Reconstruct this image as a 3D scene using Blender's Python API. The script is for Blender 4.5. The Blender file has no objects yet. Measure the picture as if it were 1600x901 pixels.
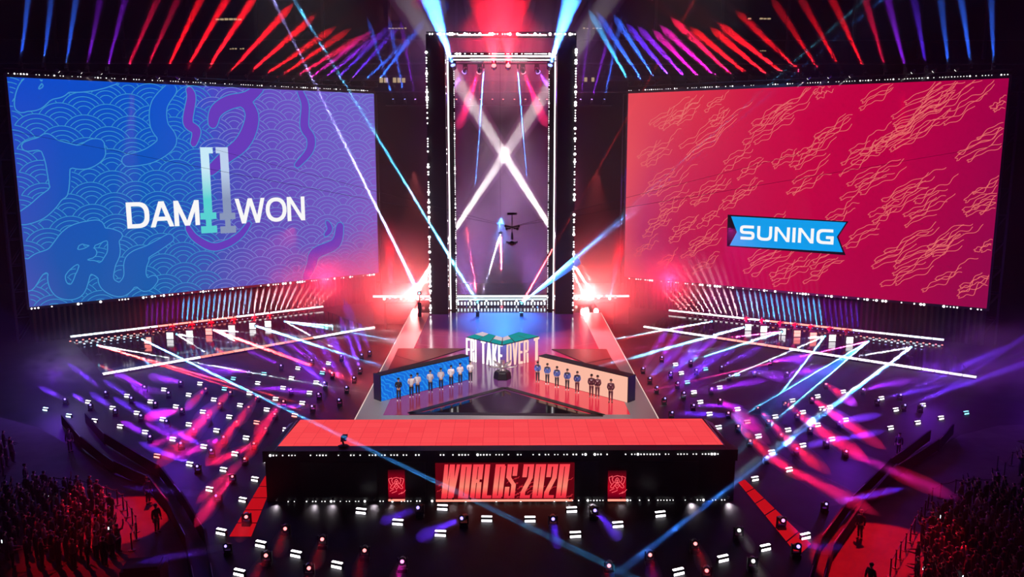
import bpy, bmesh, math, random
from mathutils import Vector as V, Matrix
random.seed(7)
sc = bpy.context.scene
COL = sc.collection
R = math.radians

# ---------------------------------------------------------------- camera
FPX = 1282.0
PITCH, YAW = R(9.5), R(0.53)
CAM = V((0.4, 0.0, 21.85))
cam = bpy.data.objects.new('camera', bpy.data.cameras.new('camera'))
COL.objects.link(cam)
cam.data.sensor_width = 36.0
cam.data.lens = FPX / 1600 * 36
cam.data.clip_end = 500
cam.location = CAM
cam.rotation_euler = (R(90) - PITCH, 0, -YAW)
sc.camera = cam

# ---------------------------------------------------------------- world, exposure, sampling
world = bpy.data.worlds.new('night')
sc.world = world
world.use_nodes = True
world.node_tree.nodes['Background'].inputs[0].default_value = (0.004, 0.002, 0.010, 1)
world.node_tree.nodes['Background'].inputs[1].default_value = 0.6
HAZE_BEAM, HAZE_HALL = 0.055, 0.0008
_v = world.node_tree.nodes.new('ShaderNodeVolumeScatter'); _v.inputs['Density'].default_value = HAZE_HALL      # thin haze in the whole hall
world.node_tree.links.new(_v.outputs[0], world.node_tree.nodes['World Output'].inputs['Volume'])
sc.view_settings.view_transform = 'Standard'
sc.view_settings.look = 'None'
sc.view_settings.exposure = 0.0
sc.view_settings.gamma = 1.0
sc.view_settings.use_curve_mapping = False
sc.cycles.use_denoising = True
sc.cycles.adaptive_threshold = 0.015
sc.cycles.max_bounces = 4
sc.cycles.diffuse_bounces = 2
sc.cycles.glossy_bounces = 3
sc.cycles.volume_bounces = 0
sc.cycles.transparent_max_bounces = 64
sc.cycles.sample_clamp_indirect = 3.0
sc.cycles.volume_step_rate = 1.0

# tuning of the lamps
K_TOP, K_FLOOR, K_FALL, K_LASER, K_WHITE = 2.7, 2.6, 7.0, 1.8, 2.3

# ---------------------------------------------------------------- picture point -> place
def ray(px, py):
    a = (px - 800) / FPX
    b = -(py - 450.5) / FPX
    d = V((a, math.cos(PITCH) + b * math.sin(PITCH), -math.sin(PITCH) + b * math.cos(PITCH)))
    return Matrix.Rotation(-YAW, 3, 'Z') @ d
def at_z(px, py, z):
    d = ray(px, py); return CAM + d * ((z - CAM.z) / d.z)
def at_y(px, py, y):
    d = ray(px, py); return CAM + d * ((y - CAM.y) / d.y)
def on_plane(px, py, p, n):
    d = ray(px, py); return CAM + d * ((V(p) - CAM).dot(n) / d.dot(n))

# ---------------------------------------------------------------- materials
def lin(c):
    return tuple(((v / 255 + 0.055) / 1.055) ** 2.4 if v > 10 else v / 255 / 12.92 for v in c)
def mat(name, c, rough=0.5, metal=0.0, spec=0.5, noise=None):
    m = bpy.data.materials.new(name); m.use_nodes = True
    nt = m.node_tree
    b = nt.nodes['Principled BSDF']
    b.inputs['Base Color'].default_value = (*c, 1)
    b.inputs['Roughness'].default_value = rough
    b.inputs['Metallic'].default_value = metal
    b.inputs['Specular IOR Level'].default_value = spec
    if noise:
        sc_, amt = noise
        tc = nt.nodes.new('ShaderNodeTexCoord'); no = nt.nodes.new('ShaderNodeTexNoise')
        no.inputs['Scale'].default_value = sc_; no.inputs['Detail'].default_value = 4
        rp = nt.nodes.new('ShaderNodeValToRGB')
        rp.color_ramp.elements[0].position = .3; rp.color_ramp.elements[1].position = .7
        rp.color_ramp.elements[0].color = (*[v * (1 - amt) for v in c], 1)
        rp.color_ramp.elements[1].color = (*[v * (1 + amt) for v in c], 1)
        nt.links.new(tc.outputs['Object'], no.inputs['Vector'])
        nt.links.new(no.outputs['Fac'], rp.inputs['Fac'])
        nt.links.new(rp.outputs['Color'], b.inputs['Base Color'])
    return m
def glow(name, c, strength=1.0, sample=False):
    m = bpy.data.materials.new(name); m.use_nodes = True
    nt = m.node_tree; nt.nodes.clear()
    o = nt.nodes.new('ShaderNodeOutputMaterial'); e = nt.nodes.new('ShaderNodeEmission')
    e.inputs['Color'].default_value = (*c, 1); e.inputs['Strength'].default_value = strength
    nt.links.new(e.outputs[0], o.inputs['Surface'])
    m.cycles.emission_sampling = 'AUTO' if sample else 'NONE'
    return m
def haze_mat(name, dens, aniso=0.0, col=(1, 1, 1), noise=None, soft=False):
    m = bpy.data.materials.new(name); m.use_nodes = True
    nt = m.node_tree; nt.nodes.clear()
    o = nt.nodes.new('ShaderNodeOutputMaterial'); s = nt.nodes.new('ShaderNodeVolumeScatter')
    s.inputs['Density'].default_value = dens; s.inputs['Anisotropy'].default_value = aniso
    s.inputs['Color'].default_value = (*col, 1)
    if noise or soft:
        tc = nt.nodes.new('ShaderNodeTexCoord')
        mul = nt.nodes.new('ShaderNodeMath'); mul.operation = 'MULTIPLY'; mul.inputs[1].default_value = dens
        # soft ball: density fades with the distance from the object's middle
        ln = nt.nodes.new('ShaderNodeVectorMath'); ln.operation = 'LENGTH'
        nt.links.new(tc.outputs['Object'], ln.inputs[0])
        mr = nt.nodes.new('ShaderNodeMapRange'); mr.interpolation_type = 'SMOOTHSTEP'
        mr.inputs['From Min'].default_value = 0.15; mr.inputs['From Max'].default_value = 1.0
        mr.inputs['To Min'].default_value = 1; mr.inputs['To Max'].default_value = 0
        nt.links.new(ln.outputs['Value'], mr.inputs['Value'])
        src = mr.outputs['Result']
        if noise:
            no = nt.nodes.new('ShaderNodeTexNoise'); no.inputs['Scale'].default_value = noise; no.inputs['Detail'].default_value = 3
            nt.links.new(tc.outputs['Object'], no.inputs['Vector'])
            m2 = nt.nodes.new('ShaderNodeMapRange'); m2.inputs['From Min'].default_value = .38; m2.inputs['From Max'].default_value = .66
            nt.links.new(no.outputs['Fac'], m2.inputs['Value'])
            mm = nt.nodes.new('ShaderNodeMath'); mm.operation = 'MULTIPLY'
            nt.links.new(src, mm.inputs[0]); nt.links.new(m2.outputs['Result'], mm.inputs[1]); src = mm.outputs[0]
        nt.links.new(src, mul.inputs[0]); nt.links.new(mul.outputs[0], s.inputs['Density'])
    nt.links.new(s.outputs[0], o.inputs['Volume'])
    return m

M = dict(
    ground=mat('dark_field', (.012, .010, .015), .62, spec=.3, noise=(.6, .5)),
    walk=mat('walkway_mat', (.075, .06, .075), .8, noise=(.8, .2)),
    pool=mat('black_gloss_floor', (.008, .007, .012), .10, spec=.8),
    black=mat('black_metal', (.012, .011, .014), .5),
    black2=mat('black_cloth', (.012, .011, .016), .85),
    wall=mat('stand_black', (.020, .016, .024), .7, noise=(.05, .3)),
    mull=mat('mullion_grey', (.05, .045, .06), .6),
    runway=mat('runway_gloss', (.085, .06, .085), .14, spec=.7, noise=(.35, .15)),
    apron=mat('apron_grey', (.42, .38, .38), .4),
    glassy=mat('black_glass_top', (.004, .003, .006), .05, spec=.5),
    facet=mat('dark_facet', (.008, .006, .010), .35, spec=.3),
    chrome=mat('silver', (.88, .84, .80), .38, 1.0),
    fixture=mat('fixture_black', (.02, .02, .023), .4),
    rail=mat('rail_grey', (.16, .15, .17), .4, .6),
    skin=mat('skin', (.62, .40, .30), .5),
    hair=mat('black_hair', (.012, .010, .010), .45),
    white_cloth=mat('white_jacket', (.82, .80, .78), .7),
    navy=mat('navy_trousers', (.015, .017, .035), .7),
    blue_cloth=mat('blue_jersey', (.05, .12, .45), .7),
    maroon=mat('dark_red_suit', (.13, .03, .06), .7),
    dark_cloth=mat('black_clothes', (.018, .015, .022), .75),
    grey_cloth=mat('grey_clothes', (.16, .14, .15), .8),
    pale_cloth=mat('pale_clothes', (.5, .46, .45), .8),
    red_lit_cloth=mat('red_lit_costume', (.7, .05, .06), .6),  # red lamp light on the drummers painted into the cloth colour
    shoe_w=mat('white_shoe', (.8, .78, .76), .5),
    white=glow('white_bulb', (1, .95, .95), 6),
    white_soft=glow('white_led', (1, .97, .97), 2.5),
    cool=glow('cool_white_led', (.75, .93, 1), 3.0),
    strobe=glow('strobe_white', (1, .93, 1), 4),
    strobe_r=glow('strobe_red', (1, .25, .22), 3),
    strobe_c=glow('strobe_cyan', (.25, .8, 1), 2.2),
    strobe_b=glow('strobe_blue', (.5, .75, 1), 4),
    red_line=glow('red_led_line', (1, .30, .24), 2.2),
    peach_line=glow('peach_led_line', lin((255, 140, 120)), 1.6),
    yellow=glow('lit_window', (1, .72, .40), .45),
    phone=glow('phone_light', (.8, .95, 1), 3),
    haze=haze_mat('beam_haze', HAZE_BEAM),
    laser_haze=haze_mat('laser_haze', .22),
)
LENS = {}
def lens_mat(c):
    k = tuple(round(v, 2) for v in c)
    if k not in LENS:
        mx = max(c)
        LENS[k] = glow('lens_glow', tuple(min(1, .22 + .78 * v / mx) for v in c), 3.0)
    return LENS[k]

# ---------------------------------------------------------------- mesh builder
class MB:
    def __init__(s): s.v = []; s.f = []; s.mi = []
    def face(s, pts, mi=0):
        i = len(s.v); s.v += [V(p) for p in pts]; s.f.append(tuple(range(i, i + len(pts)))); s.mi.append(mi); return s
    def hexa(s, p, mi=0):   # eight corners: bottom four, top four
        i = len(s.v); s.v += [V(q) for q in p]
        for f in ((3, 2, 1, 0), (4, 5, 6, 7), (0, 1, 5, 4), (1, 2, 6, 5), (2, 3, 7, 6), (3, 0, 4, 7)):
            s.f.append(tuple(i + k for k in f)); s.mi.append(mi)
        return s
    def box(s, lo, hi, mi=0):
        (a, b, c), (d, e, f) = lo, hi
        return s.hexa([(a, b, c), (d, b, c), (d, e, c), (a, e, c), (a, b, f), (d, b, f), (d, e, f), (a, e, f)], mi)
    def bar(s, p, q, w, h=None, up=(0, 0, 1), mi=0):   # box along p-q, w wide, h high
        p, q = V(p), V(q); h = h or w
        d = (q - p).normalized(); u = V(up)
        if abs(d.dot(u)) > .99: u = V((1, 0, 0))
        x = d.cross(u).normalized() * w / 2; z = x.cross(d).normalized() * h / 2
        return s.hexa([p - x - z, p + x - z, q + x - z, q - x - z, p - x + z, p + x + z, q + x + z, q - x + z], mi)
    def prism(s, poly, z0, z1, mi=0):
        n = len(poly); i = len(s.v)
        s.v += [V((x, y, z0)) for x, y in poly] + [V((x, y, z1)) for x, y in poly]
        s.f.append(tuple(i + k for k in range(n))[::-1]); s.f.append(tuple(i + n + k for k in range(n)))
        for k in range(n): s.f.append((i + k, i + (k + 1) % n, i + n + (k + 1) % n, i + n + k))
        s.mi += [mi] * (n + 2); return s
    def lathe(s, prof, n=12, o=(0, 0, 0), mi=0):   # prof: list of (z, r)
        o = V(o); i = len(s.v)
        for z, r in prof:
            for k in range(n):
                a = 2 * math.pi * k / n; s.v.append(o + V((r * math.cos(a), r * math.sin(a), z)))
        for j in range(len(prof) - 1):
            for k in range(n):
                s.f.append((i + j * n + k, i + j * n + (k + 1) % n, i + (j + 1) * n + (k + 1) % n, i + (j + 1) * n + k)); s.mi.append(mi)
        s.f.append(tuple(i + k for k in range(n))[::-1]); s.f.append(tuple(i + (len(prof) - 1) * n + k for k in range(n))); s.mi += [mi, mi]
        return s
    def tube(s, pts, r, n=6, mi=0):
        pts = [V(p) for p in pts]; i = len(s.v)
        for j, p in enumerate(pts):
            d = (pts[min(j + 1, len(pts) - 1)] - pts[max(j - 1, 0)]).normalized()
            u = V((0, 0, 1)) if abs(d.z) < .95 else V((1, 0, 0))
            x = d.cross(u).normalized(); y = x.cross(d)
            rr = r[j] if isinstance(r, (list, tuple)) else r
            for k in range(n):
                a = 2 * math.pi * k / n; s.v.append(p + x * rr * math.cos(a) + y * rr * math.sin(a))
        for j in range(len(pts) - 1):
            for k in range(n):
                s.f.append((i + j * n + k, i + j * n + (k + 1) % n, i + (j + 1) * n + (k + 1) % n, i + (j + 1) * n + k)); s.mi.append(mi)
        s.f.append(tuple(i + k for k in range(n))[::-1]); s.f.append(tuple(i + (len(pts) - 1) * n + k for k in range(n))); s.mi += [mi, mi]
        return s
    def ball(s, o, r, nu=8, nv=6, mi=0):
        o = V(o); r = V(r) if isinstance(r, (tuple, list)) else V((r, r, r))
        prof = [(-math.cos(math.pi * j / nv), max(.02, math.sin(math.pi * j / nv))) for j in range(nv + 1)]
        i = len(s.v); s.lathe(prof, nu, mi=mi)
        for k in range(i, len(s.v)): s.v[k] = o + V((s.v[k].x * r.x, s.v[k].y * r.y, s.v[k].z * r.z))
        return s
    def mesh(s, name, mats, smooth=False):
        me = bpy.data.meshes.new(name); me.from_pydata([tuple(v) for v in s.v], [], s.f)
        for m in (mats if isinstance(mats, (list, tuple)) else [mats]): me.materials.append(m)
        if any(s.mi):
            for p, k in zip(me.polygons, s.mi): p.material_index = k
        if smooth:
            for p in me.polygons: p.use_smooth = True
        return me
def add(name, data, parent=None, loc=None, rot=None):
    o = bpy.data.objects.new(name, data); COL.objects.link(o)
    if parent: o.parent = parent
    if loc is not None: o.location = loc
    if rot is not None:
        o.rotation_euler = rot
    return o
def part(name, mb, mats, parent=None, smooth=False, label=None):
    o = add(name, mb.mesh(name, mats, smooth), parent)
    if label: o['label'] = label
    return o
def tag(o, label, cat, group=None, kind=None):
    o['label'] = label; o['category'] = cat
    if group: o['group'] = group
    if kind: o['kind'] = kind
    return o
def thing(name, label, cat, loc=(0, 0, 0), rotz=0, group=None):
    o = bpy.data.objects.new(name, None); COL.objects.link(o); o.empty_display_size = .3
    o.location = loc; o.rotation_euler = (0, 0, rotz)
    return tag(o, label, cat, group)
def struct(name, mb, mats):
    o = part(name, mb, mats); o['kind'] = 'structure'; return o
ORD = ['first', 'second', 'third', 'fourth', 'fifth', 'sixth', 'seventh', 'eighth', 'ninth', 'tenth', 'eleventh', 'twelfth', 'thirteenth', 'fourteenth', 'fifteenth',
       'sixteenth', 'seventeenth', 'eighteenth', 'nineteenth']
TENS = ['', '', 'twenty', 'thirty', 'forty', 'fifty', 'sixty', 'seventy', 'eighty', 'ninety']
TENTH = ['', '', 'twentieth', 'thirtieth', 'fortieth', 'fiftieth', 'sixtieth', 'seventieth', 'eightieth', 'ninetieth']
def nth(i):   # i from 1
    if i < 20: return ORD[i - 1]
    return TENTH[i // 10] if i % 10 == 0 else TENS[i // 10] + '-' + ORD[i % 10 - 1]

# ================================================================ SETTING
struct('floor', MB().box((-130, 5, -.3), (130, 145, 0)), M['ground'])
b = MB().box((-130, 136, 0), (130, 137, 75))
struct('wall_back', b, M['wall'])
struct('wall_left', MB().box((-131, 5, 0), (-130, 137, 75)), M['wall'])
struct('wall_right', MB().box((130, 5, 0), (131, 137, 75)), M['wall'])
struct('ceiling', MB().box((-130, 20, 75), (130, 137, 76)), M['wall'])
t = MB()
for k in range(-12, 13):
    x = k * 10.6 + 3.4
    t.box((x - .22, 135.5, 36.5), (x + .22, 136, 75))
struct('trim_1', t, M['mull'])
t = MB()
for z, h in ((33.0, .8), (35.6, .25), (39.3, .12), (31.2, .2)):
    t.box((-130, 135.3, z), (130, 136, z + h))
struct('trim_2', t, M['mull'])
n_w = 0
for px0, px1, py, hh in ((336, 378, 30, 3), (358, 382, 76, 2), (606, 636, 44, 2), (592, 634, 125, 8), (910, 940, 44, 2), (912, 946, 124, 7), (1168, 1204, 29, 2.5), (1187, 1206, 79, 2)):
    n_w += 1
    a, c = at_y(px0, py - hh / 2, 135.2), at_y(px1, py + hh / 2, 135.2)
    w = MB()
    xs = [a.x + (c.x - a.x) * k / 6 for k in range(7)]
    for k in range(6):
        if random.random() < .75: w.box((xs[k] + .1, 135.1, c.z), (xs[k + 1] - .1 * random.random(), 135.25, a.z - random.random() * .1))
    w.box((a.x, 135.25, c.z - .1), (c.x, 135.3, a.z + .1), 1)
    struct('window_%d' % n_w, w, [M['yellow'], M['wall']])

# ================================================================ the two big screens
def screen_frame(ground_pts):
    a, c = at_z(*ground_pts[0], 0), at_z(*ground_pts[1], 0)
    u = (c - a).normalized(); n = V((u.y, -u.x, 0))
    if n.y > 0: n = -n
    return a, u, n
def build_screen(name, label, corners, gp):
    P0, u0, n = screen_frame(gp)
    pts = [on_plane(x, y, P0, n) for x, y in corners]     # bl br tr tl as seen
    z0 = (pts[0].z + pts[1].z) / 2; z1 = (pts[2].z + pts[3].z) / 2
    bl = (pts[0] + pts[3]) / 2; br = (pts[1] + pts[2]) / 2
    bl.z = br.z = z0
    ux = (br - bl).normalized(); W = (br - bl).length; H = z1 - z0
    root = thing(name, label, 'screen', (bl.x, bl.y, 0), math.atan2(ux.y, ux.x), 'giant screens beside the gate')
    nl = V((0, -1, 0))    # towards the stage, in the screen's own frame
    def uv(px, py):
        q = on_plane(px, py, bl, n) - bl
        return V((q.dot(ux), q.z))
    return root, uv, W, H, z0, bl, ux, n
def shade_panel(name, cols, noise=0):   # cols: list of rows of four corner colours as a bilinear gradient, in the panel's own coordinates
    m = bpy.data.materials.new(name); m.use_nodes = True
    nt = m.node_tree; nt.nodes.clear()
    o = nt.nodes.new('ShaderNodeOutputMaterial'); e = nt.nodes.new('ShaderNodeEmission')
    tc = nt.nodes.new('ShaderNodeTexCoord'); sp = nt.nodes.new('ShaderNodeSeparateXYZ')
    no = nt.nodes.new('ShaderNodeTexNoise'); no.inputs['Scale'].default_value = 1.7; no.inputs['Detail'].default_value = 2
    nt.links.new(tc.outputs['Generated'], sp.inputs[0]); nt.links.new(tc.outputs['Generated'], no.inputs['Vector'])
    def ramp(stops):
        r = nt.nodes.new('ShaderNodeValToRGB')
        el = r.color_ramp.elements
        el[0].position = stops[0][0]; el[0].color = (*lin(stops[0][1]), 1)
        el[1].position = stops[-1][0]; el[1].color = (*lin(stops[-1][1]), 1)
        for p, c in stops[1:-1]:
            x = el.new(p); x.color = (*lin(c), 1)
        return r
    ad = nt.nodes.new('ShaderNodeMath'); ad.operation = 'MULTIPLY_ADD'; ad.inputs[1].default_value = noise; ad.inputs[2].default_value = -noise / 2
    nt.links.new(no.outputs['Fac'], ad.inputs[0])
    sm = nt.nodes.new('ShaderNodeMath'); sm.operation = 'ADD'
    nt.links.new(sp.outputs[0], sm.inputs[0]); nt.links.new(ad.outputs[0], sm.inputs[1])
    lo, hi = ramp(cols[0]), ramp(cols[1])
    for r in (lo, hi): nt.links.new(sm.outputs[0], r.inputs[0])
    mx = nt.nodes.new('ShaderNodeMix'); mx.data_type = 'RGBA'
    nt.links.new(sp.outputs[2], mx.inputs['Factor']); nt.links.new(lo.outputs[0], mx.inputs[6]); nt.links.new(hi.outputs[0], mx.inputs[7])
    nt.links.new(mx.outputs[2], e.inputs['Color']); nt.links.new(e.outputs[0], o.inputs['Surface'])
    return m

class Draw:   # flat strokes and shapes on a screen, x along, z up, slightly in front
    def __init__(s, off): s.mb = MB(); s.y = -off
    def stroke(s, pts, w, closed=False):
        pts = [V((p[0], p[1])) for p in pts]
        if closed: pts = pts + [pts[0], pts[1]]
        L = []
        for j, p in enumerate(pts):
            d = pts[min(j + 1, len(pts) - 1)] - pts[max(j - 1, 0)]
            if d.length < 1e-6: d = V((1, 0))
            d.normalize(); nn = V((-d.y, d.x)) * w / 2
            L.append((p + nn, p - nn))
        i = len(s.mb.v)
        for p, q in L: s.mb.v += [V((p.x, s.y, p.y)), V((q.x, s.y, q.y))]
        for j in range(len(L) - 1):
            k = i + 2 * j; s.mb.f.append((k, k + 1, k + 3, k + 2)); s.mb.mi.append(0)
        return s
    def poly(s, pts):
        s.mb.face([(p[0], s.y, p[1]) for p in pts]); return s
def glyph(ch, w, t, tv):
    """a capital as filled outlines in a box w wide and 1 high; t: stem width, tv: thickness of level strokes"""
    def q(a, b_, c, d): return [a, b_, c, d]
    def up(x0, x1, y0=0, y1=1, dx=None): return [(x0, y0), (x0 + t, y0), (x1 + t, y1), (x1, y1)]
    def lev(y, x0, x1): return [(x0, y), (x1, y), (x1, y + tv), (x0, y + tv)]
    def ring(a0, a1, cx, cy, rx, ry, n=20, e=.75):
        out = []
        def pt(a, k):
            c, s_ = math.cos(a), math.sin(a)
            X, Y = rx - (t if k else 0), ry - (tv if k else 0)
            return (cx + X * math.copysign(abs(c) ** e, c), cy + Y * math.copysign(abs(s_) ** e, s_))
        for i in range(n):
            a, b_ = a0 + (a1 - a0) * i / n, a0 + (a1 - a0) * (i + 1) / n
            out.append([pt(a, 0), pt(b_, 0), pt(b_, 1), pt(a, 1)])
        return out
    pi = math.pi
    if ch == 'D': return [up(0, 0)] + ring(-pi / 2, pi / 2, w * .45, .5, w * .55, .5) + [lev(0, t * .9, w * .47), lev(1 - tv, t * .9, w * .47)]
    if ch == 'O': return ring(0, 2 * pi, w / 2, .5, w / 2, .5, 36, .9 if w > .5 else .45)
    if ch == 'A': return [up(0, w / 2 - t * .55), [(w - t, 0), (w, 0), (w / 2 + t * .55, 1), (w / 2 - t * .45, 1)], lev(.24, w * .2, w * .8)]
    if ch == 'M': return [up(0, 0), up(w - t, w - t), [(w / 2 - t * .55, 0), (w / 2 + t * .45, 0), (t * 1.0, 1), (0, 1)], [(w / 2 - t * .45, 0), (w / 2 + t * .55, 0), (w, 1), (w - t, 1)]]
    if ch == 'W': return [[(w * .27 - t / 2, 0), (w * .27 + t / 2, 0), (t, 1), (0, 1)], [(w * .27 - t / 2, 0), (w * .27 + t / 2, 0), (w / 2 + t / 2, 1), (w / 2 - t / 2, 1)],
                          [(w * .73 - t / 2, 0), (w * .73 + t / 2, 0), (w / 2 + t / 2, 1), (w / 2 - t / 2, 1)], [(w * .73 - t / 2, 0), (w * .73 + t / 2, 0), (w, 1), (w - t, 1)]]
    if ch == 'N': return [up(0, 0), up(w - t, w - t), [(w - t * 1.05, 0), (w, 0), (t * 1.05, 1), (0, 1)]]
    if ch == 'U': return [up(0, 0, .4), up(w - t, w - t, .4)] + ring(pi, 2 * pi, w / 2, .42, w / 2, .42, 20, .7)
    if ch == 'I': return [up(0, 0)]
    if ch == 'S':
        h_ = .5 + tv / 2
        return ring(pi / 2, 3 * pi / 2, w * .36, 1 - h_ / 2, w * .36, h_ / 2, 14, .7) + [lev(1 - tv, w * .34, w * .94), lev(.5 - tv / 2, w * .34, w * .66)] + ring(-pi / 2, pi / 2, w * .64, h_ / 2, w * .36, h_ / 2, 14, .7) + [lev(0, w * .06, w * .66)]
    if ch == 'G': return ring(pi * .5, pi * 1.5, w * .5, .5, w / 2, .5, 20, .6) + [lev(1 - tv, w * .48, w * .95), lev(0, w * .48, w), up(w - t, w - t, 0, .55), lev(.55 - tv, w * .55, w)]
    if ch == 'T': return [lev(1 - tv, 0, w), up(w / 2 - t / 2, w / 2 - t / 2)]
    if ch == 'K': return [up(0, 0), [(w - t, 0), (w, 0), (t * 1.6, .55), (t * .7, .55)], [(t * .7, .38), (t * 1.6, .38), (w, 1), (w - t, 1)]]
    if ch == 'E': return [up(0, 0), lev(0, 0, w), lev(1 - tv, 0, w), lev(.5 - tv / 2, 0, w * .88)]
    if ch == 'F': return [up(0, 0), lev(1 - tv, 0, w), lev(.5 - tv / 2, 0, w * .88)]
    if ch == 'V': return [[(w / 2 - t / 2, 0), (w / 2 + t / 2, 0), (t, 1), (0, 1)], [(w / 2 - t / 2, 0), (w / 2 + t / 2, 0), (w, 1), (w - t, 1)]]
    if ch == 'R': return [up(0, 0), lev(1 - tv, 0, w * .85), lev(.46, 0, w * .85), up(w - t, w - t, .52, .97), [(w - t, 0), (w, 0), (w * .95, .42), (w * .95 - t, .42)]]
    return []
def word(body, widths, t, tv, gap):
    """filled outlines of a word scaled to a box 1 wide and 1 high; widths in cap heights"""
    x = 0; out = []
    for ch, w in zip(body, widths):
        out += [[(x + p[0], p[1]) for p in q] for q in glyph(ch, w, t, tv)]; x += w + gap
    W_ = x - gap
    return [[(p[0] / W_, p[1]) for p in q] for q in out]
def letters(name, polys, quad, off, m, parent):
    mb = MB()
    for q in polys:
        pts = [(quad[0] + p[0] * (quad[2] - quad[0]), -off, quad[1] + p[1] * (quad[3] - quad[1])) for p in q]
        mb.face(pts)
    return part(name, mb, m, parent)
def bulbs(n, p, q, r, keep=.6, big=.12):
    mb = MB(); p, q = V(p), V(q)
    for k in range(n):
        if random.random() > keep: continue
        c = p.lerp(q, (k + .5) / n); rr = r * (1.6 if random.random() < big else random.uniform(.6, 1.0))
        mb.ball(c, rr, 6, 4)
    return mb
def frame_parts(root, W, H, z0):
    fr = MB()
    fr.box((-.25, .0, z0 - .3), (W + .25, .7, z0)); fr.box((-.25, .0, z0 + H), (W + .25, .7, z0 + H + .35))
    fr.box((-.25, .0, z0), (0, .7, z0 + H)); fr.box((W, .0, z0), (W + .25, .7, z0 + H)); fr.box((0, .12, z0), (W, .7, z0 + H))
    part('frame', fr, M['black'], root)
    part('top_bulb_strip', bulbs(150, (0, -.12, z0 + H + .38), (W, -.12, z0 + H + .38), .055, .6), M['white_soft'], root)
    part('bottom_bulb_strip', bulbs(130, (0, -.12, z0 - .18), (W, -.12, z0 - .18), .085, .5, .25), M['white'], root)
    dr = MB()
    for k in range(70):      # pleated black drape under the screen
        x = W * k / 70; dr.hexa([(x, .9, .0), (x + W / 140, .65, 0), (x + W / 70, .9, 0), (x + W / 140, 1.05, 0),
                                 (x, .9, z0), (x + W / 140, .65, z0), (x + W / 70, .9, z0), (x + W / 140, 1.05, z0)])
    part('drape', dr, M['black2'], root)
    for x in (-1.3, W - .9):
        tw = MB()
        for dx in (0, 2.0):
            for dy in (1.4, 3.2): tw.bar((x + dx, dy, 0), (x + dx, dy, z0 + H), .22)
        for k in range(10):
            za, zb = (z0 + H) * k / 10, (z0 + H) * (k + 1) / 10
            for dy in (1.4, 3.2): tw.bar((x, dy, za), (x + 2, dy, zb), .1); tw.bar((x, dy, zb), (x + 2, dy, zb), .1)
        part('support_tower', tw, M['black'], root)

# ---- blue screen
LS, luv, LW, LH, LZ, LBL, LUX, LN = build_screen('led_screen', 'giant blue and purple screen with white DAMWON lettering over wave pattern',
    [(45, 480), (590, 426), (586, 146), (12, 121)], ((110, 530), (505, 482)))
frame_parts(LS, LW, LH, LZ)
m = shade_panel('blue_display', ([(0, (75, 85, 180)), (.10, (35, 90, 170)), (.3, (20, 95, 175)), (.48, (65, 85, 180)), (.62, (100, 80, 185)), (.85, (115, 85, 190)), (1, (150, 85, 190))],
                                 [(0, (15, 75, 205)), (.2, (5, 80, 205)), (.42, (10, 85, 210)), (.55, (90, 70, 195)), (.7, (110, 80, 200)), (1, (110, 95, 205))]), .16)
part('display_panel', MB().face([(0, 0, LZ), (LW, 0, LZ), (LW, 0, LZ + LH), (0, 0, LZ + LH)]), m, LS)
def lpx(pts, ox, oy, s): return [luv(ox + x * s, oy + y * s) for x, y in pts]
def smooth_path(p, k=6):
    out = []
    for i in range(len(p) - 1):
        a, b_, c, d = p[max(i - 1, 0)], p[i], p[i + 1], p[min(i + 2, len(p) - 1)]
        for j in range(k):
            t_ = j / k
            out.append(.5 * ((2 * b_) + (c - a) * t_ + (2 * a - 5 * b_ + 4 * c - d) * t_ ** 2 + (3 * b_ - a - 3 * c + d) * t_ ** 3))
    return out + [p[-1]]
rib = []
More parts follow.
